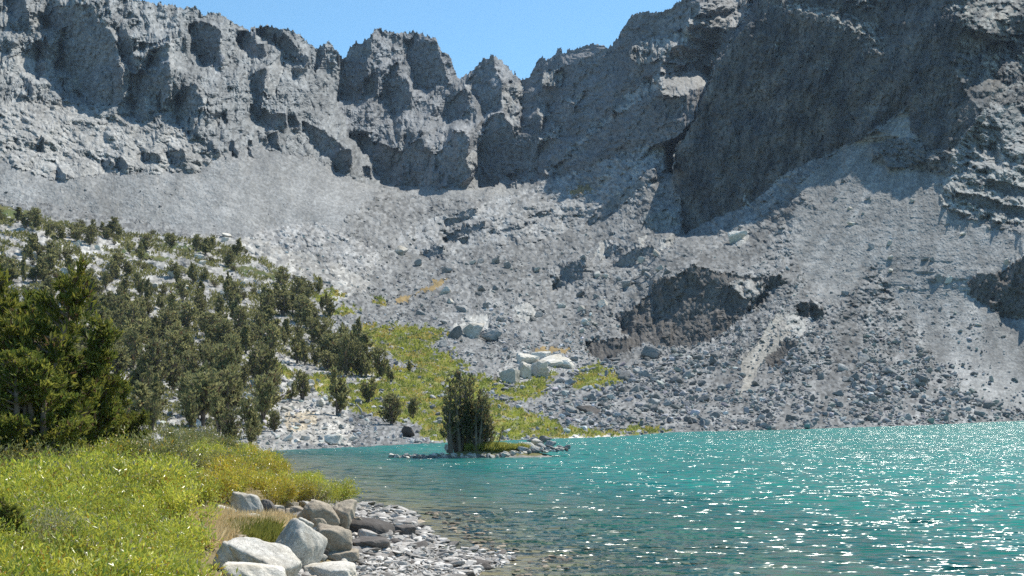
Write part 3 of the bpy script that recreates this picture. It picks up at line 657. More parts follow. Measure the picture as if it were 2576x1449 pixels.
far_boulders(45, (1050, 640, 1750, 900), k0, (15, 32), lambda i: M_PALEROCK if i % 3 == 0 else M_GREYROCK, 'grey block among the mid slope rubble uphill of the green meadow', 'boulders on the slope above the meadow', 2)
far_boulders(30, (1380, 900, 1760, 1070), k0, (18, 36), lambda i: M_GREYROCK, 'grey boulder in the rockfall between meadow and right hand talus', 'boulders at the rockfall foot beside the meadow', 3)
far_boulders(22, (1950, 430, 2560, 880), k2, (12, 22), lambda i: M_PALEROCK if i % 2 else M_GREYROCK, 'lone stone resting on the smooth grey scree fan', 'lone stones on the right scree fan', 4)
far_boulders(34, (330, 960, 900, 1125), k4, (14, 34), lambda i: M_PALEROCK, 'pale granite boulder between the pines above the left far shore', 'pale boulders under the pines on the left shore', 5)
far_boulders(30, (20, 560, 800, 760), k4, (14, 34), lambda i: M_PALEROCK, 'pale granite block on the high slabs among stunted pines', 'pale blocks on the high slabs', 6)
def one(u, v, w, h, mat, label, k, rot=(0, 0, 0), deep=.8):
    P = ground_px(u, v); s_ = P[1] / F
    rock_obj('boulder', 'far', k, mat, (P[0], P[1], P[2] + h * s_ * .32), (w * s_, w * s_ * deep, h * s_), rot, label, 'boulder')
one(1195, 845, 66, 44, M_PALEROCK, 'large pale block, biggest rock at the upper end of the green meadow', 1, (.1, -.35, .3))
one(1236, 855, 46, 36, M_GREYROCK, 'dark rounded boulder beside the large pale block above the meadow', 2, (0, .2, .8))
one(1148, 852, 30, 42, M_GREYROCK, 'thin upright split slab leaning on the large pale block', 5, (.1, .5, .4), .5)
one(1010, 640, 40, 26, M_PALEROCK, 'pale split boulder on the high valley floor below the headwall', 3, (0, -.5, 1))
one(1850, 605, 50, 34, M_PALEROCK, 'wedge shaped cream boulder under the tip of the big cliff shadow', 4, (0, -.6, .4))
one(1640, 900, 60, 36, M_GREYROCK, 'broad dark boulder below the overhanging outcrop on the right talus', 6, (0, .2, .3))
one(1480, 1040, 64, 26, M_DARKROCK, 'flat dark boulder low in the talus above the meadow tip', 7, (0, .1, .3))
one(1030, 1100, 40, 34, M_DARKROCK, 'dark squarish boulder on the far shore left of the island pines', 9, (0, .1, .7))
for q, (u0, v0, w, h, rt) in enumerate([(1285, 962, 60, 52, (.1, -.5, .4)), (1318, 950, 50, 60, (.2, -.7, .9)), (1352, 946, 62, 44, (0, -.4, .2)), (1395, 922, 84, 36, (.1, -.2, .3)), (1320, 912, 66, 34, (.1, -.3, 1.)), (1425, 925, 50, 26, (0, .2, .6)), (1360, 905, 60, 28, (.1, -.2, .1))]):
    P = ground_px(u0, v0); s_ = P[1] / F
    rock_obj('boulder', 'far', q, M_PALEROCK, (P[0], P[1], P[2] + h * s_ * .28), (w * s_, w * s_ * .8, h * s_), rt, 'pale tilted granite block of the broken outcrop above the meadow', 'boulder', 'blocks of the pale outcrop')
one(840, 1118, 60, 36, M_PALEROCK, 'white boulder at the water edge below the tan bank on the far shore', 0, (0, -.2, .7))
one(470, 985, 44, 30, M_PALEROCK, 'big white boulder with flat top between the left shore pines', 1, (0, .3, .7))
one(520, 1037, 36, 24, M_PALEROCK, 'bright white block at the foot of a pine on the left shore', 2, (0, .4, .2))
one(715, 1178, 30, 10, M_DARKROCK, 'low dark rock awash in the cove behind the willows', 3)

# ------------------------------------------------------------------ near bank
SHL = [(640, 1152), (700, 1180), (800, 1235), (868, 1266), (920, 1276), (1000, 1284), (1045, 1308), (1075, 1340), (1130, 1378), (1200, 1392), (1280, 1404), (1262, 1422), (1195, 1440), (1165, 1470), (1130, 1600), (1150, 2200)]
SHW = np.array([(-60., 96.), (-26., 92.)] + [tuple(at(np.float64(a), np.float64(b), EYE * F / (b - HZ))[:2]) for a, b in SHL] + [(6., 4.), (9., -6.)])
def shore_d(x, y):
    """signed distance to the near shoreline, positive on land (to the left)"""
    best = np.full(x.shape, 1e9); sgn = np.ones(x.shape)
    for (ax, ay), (bx_, by_) in zip(SHW[:-1], SHW[1:]):
        ex, ey = bx_ - ax, by_ - ay; t = np.clip(((x - ax) * ex + (y - ay) * ey) / (ex * ex + ey * ey), 0, 1)
        qx_, qy_ = x - ax - t * ex, y - ay - t * ey; d = np.hypot(qx_, qy_); c = ex * (y - ay) - ey * (x - ax)
        nw = d < best - 1e-9; sgn = np.where(nw, np.where(c < 0, 1., -1.), sgn); best = np.minimum(best, d)
    return best * sgn
def bank_z(x, y):
    d = shore_d(x, y)
    # wide stony beach on the right end, steep shrub bank farther back
    beach = np.clip((x + 8.5) / 3., 0, 1) * np.clip((47 - y) / 6., 0, 1)
    dl = np.maximum(d, 0)
    top = 1.95 - .6 * np.clip((y - 14) / 14, 0, 1)
    land = (top * (1 - np.exp(-dl / 5.5))) * (1 - beach) + beach * (np.minimum(.11 * dl, .35) + (top - .25) * (1 - np.exp(-np.maximum(dl - 2.6, 0) / 4.5)))
    z = np.where(d > 0, land, np.maximum(.042 * d, -.5) + np.minimum(.12 * (d + 12), 0))
    return np.maximum(z, -3.2) + (.05 * fbm(x / 1.1, y / 1.1, 3, 1) + .12 * fbm(x / 4, y / 4, 2, 2)) * np.clip(d / 2 + .25, .12, 1)
def bank_hit(u, v):
    u = np.asarray(u, float); v = np.asarray(v, float); a, b = (u - CX) / F, (HZ - v) / F
    res = np.full(u.shape, 100.); done = np.zeros(u.shape, bool)
    for y in np.concatenate([np.arange(5, 30, .1), np.arange(30, 100, .3)]):
        h = (~done) & (bank_z(a * y, np.full(u.shape, y)) >= EYE + b * y)
        res[h] = y; done |= h
    y = res; return np.stack([a * y, y, bank_z(a * y, y)], -1)
M_SOIL, nt, b = mat_new('bank_soil')
g = N(nt, 'ShaderNodeTexCoord'); a_ = N(nt, 'ShaderNodeAttribute', attribute_name='Col')
nt.links.new(noise_mul(nt, noise_mul(nt, a_.outputs['Color'], 6, .6, 1.3, 6, g.outputs['Object']), 40, .7, 1.25, 3, g.outputs['Object']), b.inputs['Base Color'])
gx_, gy_ = np.meshgrid(np.concatenate([np.arange(-75, -14, .6), np.arange(-14, 10, .16)]), np.concatenate([np.arange(3, 52, .2), np.arange(52, 100, .6)]))
gz_ = bank_z(gx_, gy_); gd = shore_d(gx_, gy_)
idx = np.arange(gx_.size).reshape(gx_.shape)
q4 = np.stack([idx[:-1, :-1], idx[:-1, 1:], idx[1:, 1:], idx[1:, :-1]], -1)
Pb = np.stack([gx_, gy_, gz_], -1)
cl = np.where((gd > 3.0)[..., None], np.array([.20, .155, .075]), np.array([.25, .225, .195]))
cl = np.where((gd < 0)[..., None], np.array([.36, .30, .225]), cl)
kq = (gd > -26); kq = kq[:-1, :-1] & kq[1:, 1:] & kq[1:, :-1] & kq[:-1, 1:]
o = mesh_np('bank_ground', Pb.reshape(-1, 3), q4[kq], M_SOIL, {'Col': cl.reshape(-1, 3)}, smooth=True); o['kind'] = 'structure'
lb = mesh_np('lakebed_ground', np.array([(-200, -20, -3.3), (500, -20, -3.3), (500, 420, -3.3), (-200, 420, -3.3)]), [(0, 1, 2, 3)], M_SOIL, {'Col': np.tile([.10, .11, .09], (4, 1))}); lb['kind'] = 'structure'

# ------------------------------------------------------------------ water
def water():
    uu, vv = np.meshgrid(np.concatenate([np.arange(-900, 3600, 15.)]), 1010 + np.concatenate([np.arange(30, 60, 2.), np.arange(60, 200, 4.), np.arange(200, 520, 8), [600, 800, 1200, 2400]]))
    P = at(uu, vv, EYE * F / (vv - HZ)); P[..., 2] = 0
    x, y = P[..., 0], P[..., 1]
    depth = -np.minimum(bank_z(x, y), 0)
    isl = np.clip(1 - np.hypot((x + 2.5) / 10, (y - 82.5) / 3.5), 0, 1)
    depth = depth * (1 - .8 * isl)
    i = np.arange(uu.size).reshape(uu.shape); q = np.stack([i[:-1, :-1], i[1:, :-1], i[1:, 1:], i[:-1, 1:]], -1).reshape(-1, 4)
    m = bpy.data.materials.new('lake_water'); m.use_nodes = True; nt = m.node_tree; nt.nodes.clear()
    out = N(nt, 'ShaderNodeOutputMaterial'); tc = N(nt, 'ShaderNodeTexCoord')
    at_ = N(nt, 'ShaderNodeAttribute', attribute_name='depth')
    # waves: slopes of ripples of several lengths, crests across the wind
    acc = None
    for sx, sy, det, w, rt in WAVES:
        mp = N(nt, 'ShaderNodeMapping'); mp.inputs['Scale'].default_value = (sx, sy, 1); mp.inputs['Rotation'].default_value = (0, 0, .12)
        nt.links.new(tc.outputs['Object'], mp.inputs['Vector'])
        t = N(nt, 'ShaderNodeTexNoise', Scale=1.0, Detail=det, Roughness=rt); nt.links.new(mp.outputs[0], t.inputs['Vector'])
        sb = N(nt, 'ShaderNodeVectorMath', operation='SUBTRACT'); sb.inputs[1].default_value = (.5, .5, .5); nt.links.new(t.outputs['Color'], sb.inputs[0])
        ml = N(nt, 'ShaderNodeVectorMath', operation='MULTIPLY'); ml.inputs[1].default_value = (w * .5, w, 0); nt.links.new(sb.outputs[0], ml.inputs[0])
        if acc is None: acc = ml.outputs[0]
        else:
            ad = N(nt, 'ShaderNodeVectorMath', operation='ADD'); nt.links.new(acc, ad.inputs[0]); nt.links.new(ml.outputs[0], ad.inputs[1]); acc = ad.outputs[0]
    # a few facets are much steeper than the rest
    le = N(nt, 'ShaderNodeVectorMath', operation='LENGTH'); nt.links.new(acc, le.inputs[0])
    tl_ = N(nt, 'ShaderNodeMath', operation='MULTIPLY_ADD'); tl_.inputs[1].default_value = STEEP[1]; tl_.inputs[2].default_value = STEEP[0]; nt.links.new(le.outputs['Value'], tl_.inputs[0])
    sx_ = N(nt, 'ShaderNodeVectorMath', operation='SCALE'); nt.links.new(acc, sx_.inputs[0]); nt.links.new(tl_.outputs[0], sx_.inputs['Scale']); acc = sx_.outputs[0]
    # gusts roughen some patches more than others
    gz = N(nt, 'ShaderNodeTexNoise', Scale=.09, Detail=3); nt.links.new(tc.outputs['Object'], gz.inputs['Vector'])
    gm = N(nt, 'ShaderNodeMapRange'); gm.inputs[1].default_value = .3; gm.inputs[2].default_value = .7; gm.inputs[3].default_value = .75; gm.inputs[4].default_value = 1.25; nt.links.new(gz.outputs['Fac'], gm.inputs[0])
    sc_ = N(nt, 'ShaderNodeVectorMath', operation='SCALE'); nt.links.new(acc, sc_.inputs[0]); nt.links.new(gm.outputs[0], sc_.inputs['Scale'])
    up = N(nt, 'ShaderNodeVectorMath', operation='ADD'); up.inputs[1].default_value = (0, 0, 1); nt.links.new(sc_.outputs[0], up.inputs[0])
    bp = N(nt, 'ShaderNodeVectorMath', operation='NORMALIZE'); nt.links.new(up.outputs[0], bp.inputs[0]); bp2 = bp
    df = N(nt, 'ShaderNodeBsdfDiffuse'); nt.links.new(bp2.outputs[0], df.inputs['Normal'])
    nz = N(nt, 'ShaderNodeTexNoise', Scale=.05, Detail=3); nt.links.new(tc.outputs['Object'], nz.inputs['Vector'])
    cr = N(nt, 'ShaderNodeValToRGB'); nt.links.new(nz.outputs['Fac'], cr.inputs[0])
    cr.color_ramp.elements[0].position = .3; cr.color_ramp.elements[0].color = (.011, .168, .147, 1)
    cr.color_ramp.elements[1].position = .7; cr.color_ramp.elements[1].color = (.014, .218, .198, 1)
    nt.links.new(cr.outputs[0], df.inputs[0])
    tr = N(nt, 'ShaderNodeBsdfTransparent'); tr.inputs[0].default_value = (.78, .82, .76, 1)
    body = N(nt, 'ShaderNodeMixShader'); nt.links.new(at_.outputs['Fac'], body.inputs[0]); nt.links.new(tr.outputs[0], body.inputs[1]); nt.links.new(df.outputs[0], body.inputs[2])
    gl = N(nt, 'ShaderNodeBsdfGlossy', Roughness=GLR); nt.links.new(bp.outputs[0], gl.inputs['Normal'])
    fr = N(nt, 'ShaderNodeFresnel', IOR=1.33); nt.links.new(bp.outputs[0], fr.inputs['Normal'])
    mx = N(nt, 'ShaderNodeMixShader'); nt.links.new(fr.outputs[0], mx.inputs[0]); nt.links.new(body.outputs[0], mx.inputs[1]); nt.links.new(gl.outputs[0], mx.inputs[2])
    nt.links.new(mx.outputs[0], out.inputs['Surface'])
    op = 1 - np.exp(-depth / .5); op = np.clip(op, 0, 1)
    o = mesh_np('lake_water', P.reshape(-1, 3), q, m, {'depth': op.ravel()}, smooth=True); o['kind'] = 'structure'
GLR = .19
STEEP = (.9, .3)
WAVES = ((.9, 2.2, 1, 3.2, .5), (2.5, 6, 1, 1.7, .5), (.2, .45, 1, .8, .5))
water()

# ------------------------------------------------------------------ foreground boulders (u, foot v, width, height, turn, tilt, stone, label)
BO = [(616, 1304, 78, 64, .3, .18, 'P', 'pale upright wedge boulder standing highest beside the orange willow'),
      (562, 1302, 60, 28, .9, .2, 'P', 'white slab tucked behind the dry grass left of the wedge boulder'),
      (618, 1320, 66, 28, .2, -.15, 'P', 'low white stone in dry grass in front of the wedge boulder'),
      (674, 1302, 44, 44, 1.1, .2, 'D', 'dark grey stone in shade right of the wedge boulder'),
      (743, 1306, 40, 32, .5, 0, 'T', 'small tan stone at the left end of the upper boulder row'),
      (798, 1326, 96, 66, .4, .2, 'T', 'bulky tan boulder in the upper row below the willow tip'),
      (856, 1336, 80, 80, 1.4, -.5, 'T', 'rust tinged boulder sloping down to the beach from the upper row'),
      (757, 1262, 26, 16, .3, 0, 'P', 'little white stone under the right end of the willow thicket'),
      (799, 1340, 44, 36, .8, .1, 'T', 'small round tan boulder wedged in the middle of the pile'),
      (762, 1338, 40, 34, .2, .5, 'P', 'narrow grey stone squeezed between the white boulder and the pile'),
      (828, 1402, 100, 80, .15, .1, 'T', 'blocky tan boulder with flat front face in the pile centre'),
      (748, 1432, 112, 116, .35, .62, 'P', 'largest white boulder with a slanting sunlit face'),
      (655, 1452, 176, 84, -.35, .42, 'P', 'long pale slab sloping toward the white boulder at the frame bottom'),
      (586, 1440, 96, 64, .3, .5, 'P', 'white slab edge left of the long sloping slab'),
      (632, 1480, 150, 60, .1, .1, 'P', 'broad white boulder cut by the lower picture edge below the slab'),
      (858, 1417, 82, 32, .1, -.08, 'T', 'flat tan stone with shaded front beside the blocky boulder'),
      (826, 1468, 130, 50, .25, .05, 'P', 'pale flat boulder at the frame bottom beneath the pile'),
      (934, 1352, 110, 40, -.2, .12, 'D', 'dark brown slab at the top of the stony beach'),
      (1012, 1348, 58, 26, .3, .1, 'D', 'brown slab jutting over the beach toward the water'),
      (930, 1380, 92, 26, .1, .05, 'D', 'long low dark slab along the middle of the beach'),
      (925, 1362, 46, 28, .6, .2, 'B', 'grey sloping stone between the two dark slabs'),
      (780, 1376, 50, 40, .7, .2, 'T', 'shadowed tan stone between the white and blocky boulders'),
      (905, 1340, 60, 34, .7, .5, 'T', 'thin tan leaf of rock leaning on the rust tinged boulder'),
      (695, 1296, 34, 26, .9, .1, 'P', 'small white stone below the orange willow'),
      (800, 1410, 40, 30, .9, .1, 'D', 'dark stone in the gap under the largest white boulder'),
      (60, 1222, 52, 14, .2, .05, 'P', 'flat white stone showing in the willow thicket at far left')]
MM = {'P': M_PALEROCK, 'T': M_TANROCK, 'D': M_DARKROCK, 'B': M_BEACH}
for i, (u0, v0, w, h, tz, ty, st_, lab) in enumerate(BO):
    P = bank_hit(np.array([u0]), np.array([v0]))[0]; s_ = P[1] / F
    Vv, Ff = rock_shape(900 + i * 7, 5, 12, 20, .07, .87)
    me = mesh_np('boulder', Vv * .5, Ff, MM[st_], smooth=True, link=False)
    o = new_obj('boulder', me, None, (P[0], P[1] + w * s_ * .25, P[2] + h * s_ * .36), (rng.normal(0, .1), ty, tz), (w * s_ * 1.08, w * s_ * .8, h * s_ * 1.12))
    tag(o, lab, 'boulder')

PILE = [(560, 1330), (640, 1320), (740, 1275), (880, 1270), (910, 1330), (900, 1400), (880, 1449), (840, 1480), (560, 1480)]
u, v = cand(400, (560, 1270, 910, 1480), lambda u, v: inside(PILE, u, v).astype(float)); u, v = u[:46], v[:46]; P = bank_hit(u, v)
for i in range(len(u)):
    s_ = rng.uniform(22, 46) * P[i, 1] / F
    rock_obj('boulder', 'near', int(rng.integers(0, 10)), (M_TANROCK, M_PALEROCK, M_TANROCK, M_BEACH)[i % 4], (P[i, 0], P[i, 1], P[i, 2] + s_ * .18), (s_ * rng.uniform(.9, 1.3), s_ * rng.uniform(.7, 1.), s_ * rng.uniform(.5, .8)),
             (rng.normal(0, .25), rng.normal(0, .25), rng.uniform(0, 6.28)), 'small tan or pale stone filling the gaps of the boulder pile', 'boulder', 'small stones between the shore boulders')
# beach stones
BEACH = [(866, 1268), (960, 1276), (1040, 1290), (1062, 1325), (1140, 1374), (1200, 1388), (1290, 1396), (1285, 1415), (1210, 1445), (1170, 1500), (1100, 1560), (700, 1560), (720, 1449), (860, 1420), (890, 1340)]
def beach_f(u, v): return inside(BEACH, u + 14 * fbm(u / 20, v / 20, 2, 3), v + 5 * fbm(u / 17, v / 17, 2, 1)).astype(float)
u, v = cand(1500, (700, 1265, 1300, 1470), beach_f); u, v = u[:95], v[:95]; P = bank_hit(u, v)
for i in range(len(u)):
    s_ = rng.uniform(22, 58) * P[i, 1] / F
    rock_obj('beach_stone', 'near', int(rng.integers(0, 10)), M_BEACH if i % 4 else M_DARKROCK, (P[i, 0], P[i, 1], max(P[i, 2], -.03) + s_ * .06), (s_ * rng.uniform(.9, 1.3), s_ * rng.uniform(.6, .9), s_ * rng.uniform(.2, .42)),
             (rng.normal(0, .15), rng.normal(0, .15), rng.uniform(0, 6.28)), 'flat grey brown stone lying on the stony beach by the water', 'stone', 'flat stones on the near beach')
u, v = cand(22000, (560, 1262, 1330, 1600), beach_f); P = bank_hit(u, v); P[:, 2] = np.maximum(P[:, 2], -.04)
sz = 5.5 * np.exp(rng.exponential(.5, len(u))); sz = np.minimum(sz, 28) * P[:, 1] / F
cb = np.array([.45, .42, .385]) * rng.uniform(.55, 1.5, len(u))[:, None]
scatter_rocks('beach_pebbles', P, sz, cb, 2, .38, .22, 6)
u, v = cand(9000, (980, 1290, 1900, 1500), lambda u, v: (rng.random(len(u)) < .35).astype(float)); P = bank_hit(u, v); P[:, 2] = bank_z(P[:, 0], P[:, 1])
mk = P[:, 2] < -.03; P = P[mk]
scatter_rocks('underwater_pebbles', P, rng.uniform(6, 26, len(P)) * P[:, 1] / F, np.array([.26, .21, .155]) * rng.uniform(.4, 1.5, len(P))[:, None], 1, .35, .15, 8)

# ------------------------------------------------------------------ foliage
def leaf_mat(name, trans=.35, gloss=.0, rough=.4):
    m = bpy.data.materials.new(name); m.use_nodes = True; nt = m.node_tree; b = nt.nodes['Principled BSDF']; out = nt.nodes['Material Output']
    a = N(nt, 'ShaderNodeAttribute', attribute_name='Col'); oi = N(nt, 'ShaderNodeObjectInfo')
    mr = N(nt, 'ShaderNodeMapRange'); mr.inputs[3].default_value = .78; mr.inputs[4].default_value = 1.25; nt.links.new(oi.outputs['Random'], mr.inputs[0])
    mx = N(nt, 'ShaderNodeMix', data_type='RGBA', blend_type='MULTIPLY'); mx.inputs[0].default_value = 1
    nt.links.new(a.outputs['Color'], mx.inputs[6]); nt.links.new(mr.outputs[0], mx.inputs[7])
    nt.links.new(mx.outputs[2], b.inputs['Base Color']); b.inputs['Roughness'].default_value = rough; b.inputs['Specular IOR Level'].default_value = gloss
    t = N(nt, 'ShaderNodeBsdfTranslucent'); nt.links.new(mx.outputs[2], t.inputs[0])
    ms = N(nt, 'ShaderNodeMixShader'); ms.inputs[0].default_value = trans
    nt.links.new(b.outputs[0], ms.inputs[1]); nt.links.new(t.outputs[0], ms.inputs[2]); nt.links.new(ms.outputs[0], out.inputs[0]); return m
M_NEEDLE = leaf_mat('pine_needles', .5, .15, .5)
M_LEAF = leaf_mat('willow_leaves', .45, .6, .32)
M_GRASSB = leaf_mat('grass_blades', .5, .2, .5)
M_BARK, nt, b = mat_new('pine_bark'); g = N(nt, 'ShaderNodeTexCoord'); rgb = N(nt, 'ShaderNodeRGB'); rgb.outputs[0].default_value = (.17, .125, .095, 1)
nt.links.new(noise_mul(nt, rgb.outputs[0], 9, .55, 1.5, 5, g.outputs['Object']), b.inputs['Base Color'])
M_DEAD, nt, b = mat_new('weathered_wood'); g = N(nt, 'ShaderNodeTexCoord'); rgb = N(nt, 'ShaderNodeRGB'); rgb.outputs[0].default_value = (.42, .39, .35, 1)
nt.links.new(noise_mul(nt, rgb.outputs[0], 7, .6, 1.3, 5, g.outputs['Object']), b.inputs['Base Color'])

def tube(path, rad, k=6):
    path = np.asarray(path, float); n_ = len(path); T = np.gradient(path, axis=0); T /= np.linalg.norm(T, axis=1, keepdims=True) + 1e-9
    ref = np.where(np.abs(T[:, 2:3]) > .9, [[1., 0, 0]], [[0, 0, 1.]]); X = np.cross(T, ref); X /= np.linalg.norm(X, axis=1, keepdims=True) + 1e-9; Y = np.cross(T, X)
    a = np.arange(k) / k * 2 * np.pi
    Vv = path[:, None] + np.asarray(rad)[:, None, None] * (np.cos(a)[None, :, None] * X[:, None] + np.sin(a)[None, :, None] * Y[:, None])
    i = np.arange(n_ * k).reshape(n_, k)
    q = np.stack([i[:-1], np.roll(i[:-1], -1, 1), np.roll(i[1:], -1, 1), i[1:]], -1).reshape(-1, 4)
    return Vv.reshape(-1, 3), q
def join(L_):
    V_, F_, o = [], [], 0
    for a, b in L_: V_.append(a); F_.append(b + o); o += len(a)
    return np.concatenate(V_), np.concatenate(F_)
def blades(P, D, ln, wd, r):
    """diamond shaped blades: base, two sides, tip"""
    D = D / (np.linalg.norm(D, axis=1, keepdims=True) + 1e-9)
    S = np.cross(D, r.normal(size=D.shape)); S /= np.linalg.norm(S, axis=1, keepdims=True) + 1e-9
    ln = np.asarray(ln)[:, None]; wd = np.asarray(wd)[:, None]
    Nn = np.cross(D, S)
    V_ = np.stack([P, P + D * ln * .5 + S * wd * .5 + Nn * wd * .15, P + D * ln, P + D * ln * .5 - S * wd * .5 + Nn * wd * .15], 1)
    return V_.reshape(-1, 3), np.arange(len(P) * 4).reshape(-1, 4)
def pine_meshes(seed, H, stems, tufts, tl, tw, spread=.28, bare=.12, cols=((.145, .155, .065), (.32, .30, .135)), lean=.12, gap=.2, brown=.06):
    """trunks with limbs; needles in upswept tufts along the limbs"""
    r = np.random.default_rng(seed); wood, P, D = [], [], []
    for s_ in range(stems):
        a = r.uniform(0, 6.28); h = H * (1 if s_ == 0 else r.uniform(.55, .97)); off = (0 if stems == 1 else r.uniform(.02, .1) * H) * np.array([math.cos(a), math.sin(a), 0])
        ld = np.array([math.cos(a), math.sin(a), 0]) * lean * r.uniform(.3, 1.3) * (stems > 1)
        t = np.linspace(0, 1, 9); wob = np.cumsum(r.normal(0, .012 * H, (9, 3)), 0); wob[:, 2] = 0; wob -= wob[0]
        path = off * .4 + np.stack([(off[0] * .6 + ld[0] * h) * t ** .8, (off[1] * .6 + ld[1] * h) * t ** .8, h * t], -1) + wob * t[:, None]
        rad = (.022 * h + .015) * (1 - t * .92); wood.append(tube(path, rad, 6))
        nl = int(26 * h / H) + 6
        for k in range(nl):
            f = bare + (1 - bare) * ((k + r.random()) / nl) ** .85
            if r.random() < gap * .6: continue
            p = np.array([np.interp(f, t, path[:, j]) for j in range(3)])
            az = r.uniform(0, 6.28); shape = (1 - .72 * max(f - .25, 0) / .75) * min(1, .55 + f * 1.6)
            L_ = spread * h * shape * r.uniform(.45, 1.15); up = r.uniform(.35, 1.0)
            d = np.array([math.cos(az), math.sin(az), up]); d /= np.linalg.norm(d)
            q = np.linspace(0, 1, 5); lp = p + d * L_ * q[:, None] + np.array([0, 0, .18 * L_]) * (q ** 2)[:, None]
            wood.append(tube(lp, np.linspace(.007 * h, .003 * h, 5) * .8 + .004, 4))
            nt_ = max(3, int(tufts / (stems * nl) * (L_ / (spread * h * .6))))
            e = r.beta(2.2, 1.1, nt_); pos = np.stack([np.interp(e, q, lp[:, j]) for j in range(3)], -1) + r.normal(0, .07 * L_ + .05 * tl, (nt_, 3))
            P.append(pos); D.append(d * .5 + np.array([0, 0, .8]) + r.normal(0, .5, (nt_, 3)))
        nt_ = max(10, int(tufts / stems * .08)); pos = path[-1] - np.array([0, 0, 1]) * r.uniform(0, .22 * h, nt_)[:, None] + r.normal(0, .03 * h, (nt_, 3))
        P.append(pos); D.append(np.array([0, 0, 1.]) + r.normal(0, .4, (nt_, 3)))
    P = np.concatenate(P); D = np.concatenate(D); n_ = len(P)
    V1, F1 = blades(P, D, tl * r.uniform(.6, 1.3, n_), tw * r.uniform(.7, 1.3, n_), r)
    V2, F2 = blades(P, D + r.normal(0, .5, D.shape), tl * r.uniform(.6, 1.2, n_), tw * r.uniform(.7, 1.3, n_), r)
    mixf = np.clip(.5 + .5 * fbm(P[:, 0] / (.16 * H) + seed, P[:, 2] / (.13 * H) + P[:, 1] / (.2 * H), 2, seed % 5) + r.normal(0, .22, n_), 0, 1)[:, None]
    c = np.array(cols[0]) * (1 - mixf) + np.array(cols[1]) * mixf
    bm_ = r.random(n_) < brown; c[bm_] = np.array([.13, .085, .045])
    c = np.repeat(c, 4, 0)
    Vc, Fc = join([(V1, F1), (V2, F2)])
    crown = mesh_np('crown', Vc, Fc, M_NEEDLE, {'Col': np.concatenate([c, c])}, link=False)
    Vt, Ft = join(wood); trunk = mesh_np('trunk', Vt, Ft, M_BARK, smooth=True, link=False)
    return trunk, crown
def put_pine(meshes, loc, s_, rz, label, group=None, name='pine_tree', sx=1.):
    e = new_obj(name, None, None, loc, (0, 0, rz), (s_ * sx, s_ * sx, s_)); tag(e, label, 'pine tree', group)
    new_obj('trunk', meshes[0], e); new_obj('crown', meshes[1], e); return e
PF = [pine_meshes(40 + k, 1., (1, 2, 3, 3, 4, 2, 3, 5)[k], 760, .115, .042, (.3, .36, .42, .46, .42, .32, .5, .55)[k], (.08, .1, .06, .1, .05, .15, .02, .02)[k]) for k in range(8)]
PD = [pine_meshes(60 + k, 1., 5, 520, .12, .045, .75, .0, ((.13, .14, .055), (.25, .24, .09)), .5) for k in range(3)]
FOREST = [(-60, 512), (90, 545), (200, 572), (290, 588), (430, 600), (560, 620), (700, 665), (800, 700), (832, 770), (842, 842), (900, 850), (952, 900), (962, 962), (870, 955), (800, 935), (700, 898), (612, 892), (604, 905),
          (700, 965), (692, 1000), (700, 1060), (640, 1110), (400, 1120), (300, 1110), (-60, 1100)]
cu = rng.uniform(-60, 970, 9000); cv = rng.uniform(505, 1125, 9000)
ok = inside(FOREST, cu, cv); cu, cv = cu[ok], cv[ok]
slab = fbm(cu / 90 + cv / 130, (cv - .28 * cu) / 26, 3, 5)                 # pale slabs run down to the right
pr = np.clip(np.where(cv > 770, .85, .55) + 1.3 * slab, .04, 1) * np.where(cv < 690, .75, 1.) * np.where((cv > 975), .2, 1) * np.where((cv < 640) & (cu < 330), 1.5, 1)
GL = np.exp(-(((cv - 665 - .1 * (cu - 400)) / 34) ** 2)) * ((cu > 150) & (cu < 800)); pr = pr * (1 - .75 * GL)
ok = rng.random(len(cu)) < pr; cu, cv = cu[ok], cv[ok]
cP = ground_px(cu, cv); taken = []
GRP = {'low': ('olive green pine in the dense lower forest on the left hillside', 'pines in the lower forest'), 'mid': ('dull green pine among pale slabs halfway up the left hillside', 'pines in the middle forest'),
       'top': ('small dark pine at the ragged upper edge of the left forest', 'pines at the upper forest edge')}
nt_count = 0
for i in range(len(cu)):
    if nt_count >= 274: break
    Y = cP[i, 1]; H = rng.uniform(3.6, 6.6) * (1 if cv[i] > 760 else .85); hp = H * F / Y
    if any(abs(cu[i] - a) < .27 * hp and abs(cv[i] - b_) < .15 * hp for a, b_ in taken): continue
    taken.append((cu[i], cv[i])); z = 'low' if cv[i] > 830 else 'mid' if cv[i] > 660 else 'top'
    put_pine(PF[int(rng.integers(0, 8))], (cP[i, 0], Y, cP[i, 2] - .1), H, rng.uniform(0, 6.28), *GRP[z], sx=rng.uniform(.7, 1.6)); nt_count += 1
cu = rng.uniform(-60, 860, 3000); cv = rng.uniform(512, 760, 3000); ok = inside(FOREST, cu, cv + 8) & (nearest(KIND, cu, cv) != 1); cu, cv = cu[ok][:60], cv[ok][:60]; cP = ground_px(cu, cv)
for i in range(len(cu)):
    e = put_pine(PD[i % 3], (cP[i, 0], cP[i, 1], cP[i, 2] - .05), rng.uniform(1.2, 2.0), rng.uniform(0, 6.28), 'low mat of dwarf pine spreading between the high pale slabs', 'dwarf pine mats on the slabs', 'dwarf_pine', rng.uniform(1, 1.5)); e['category'] = 'dwarf pine'
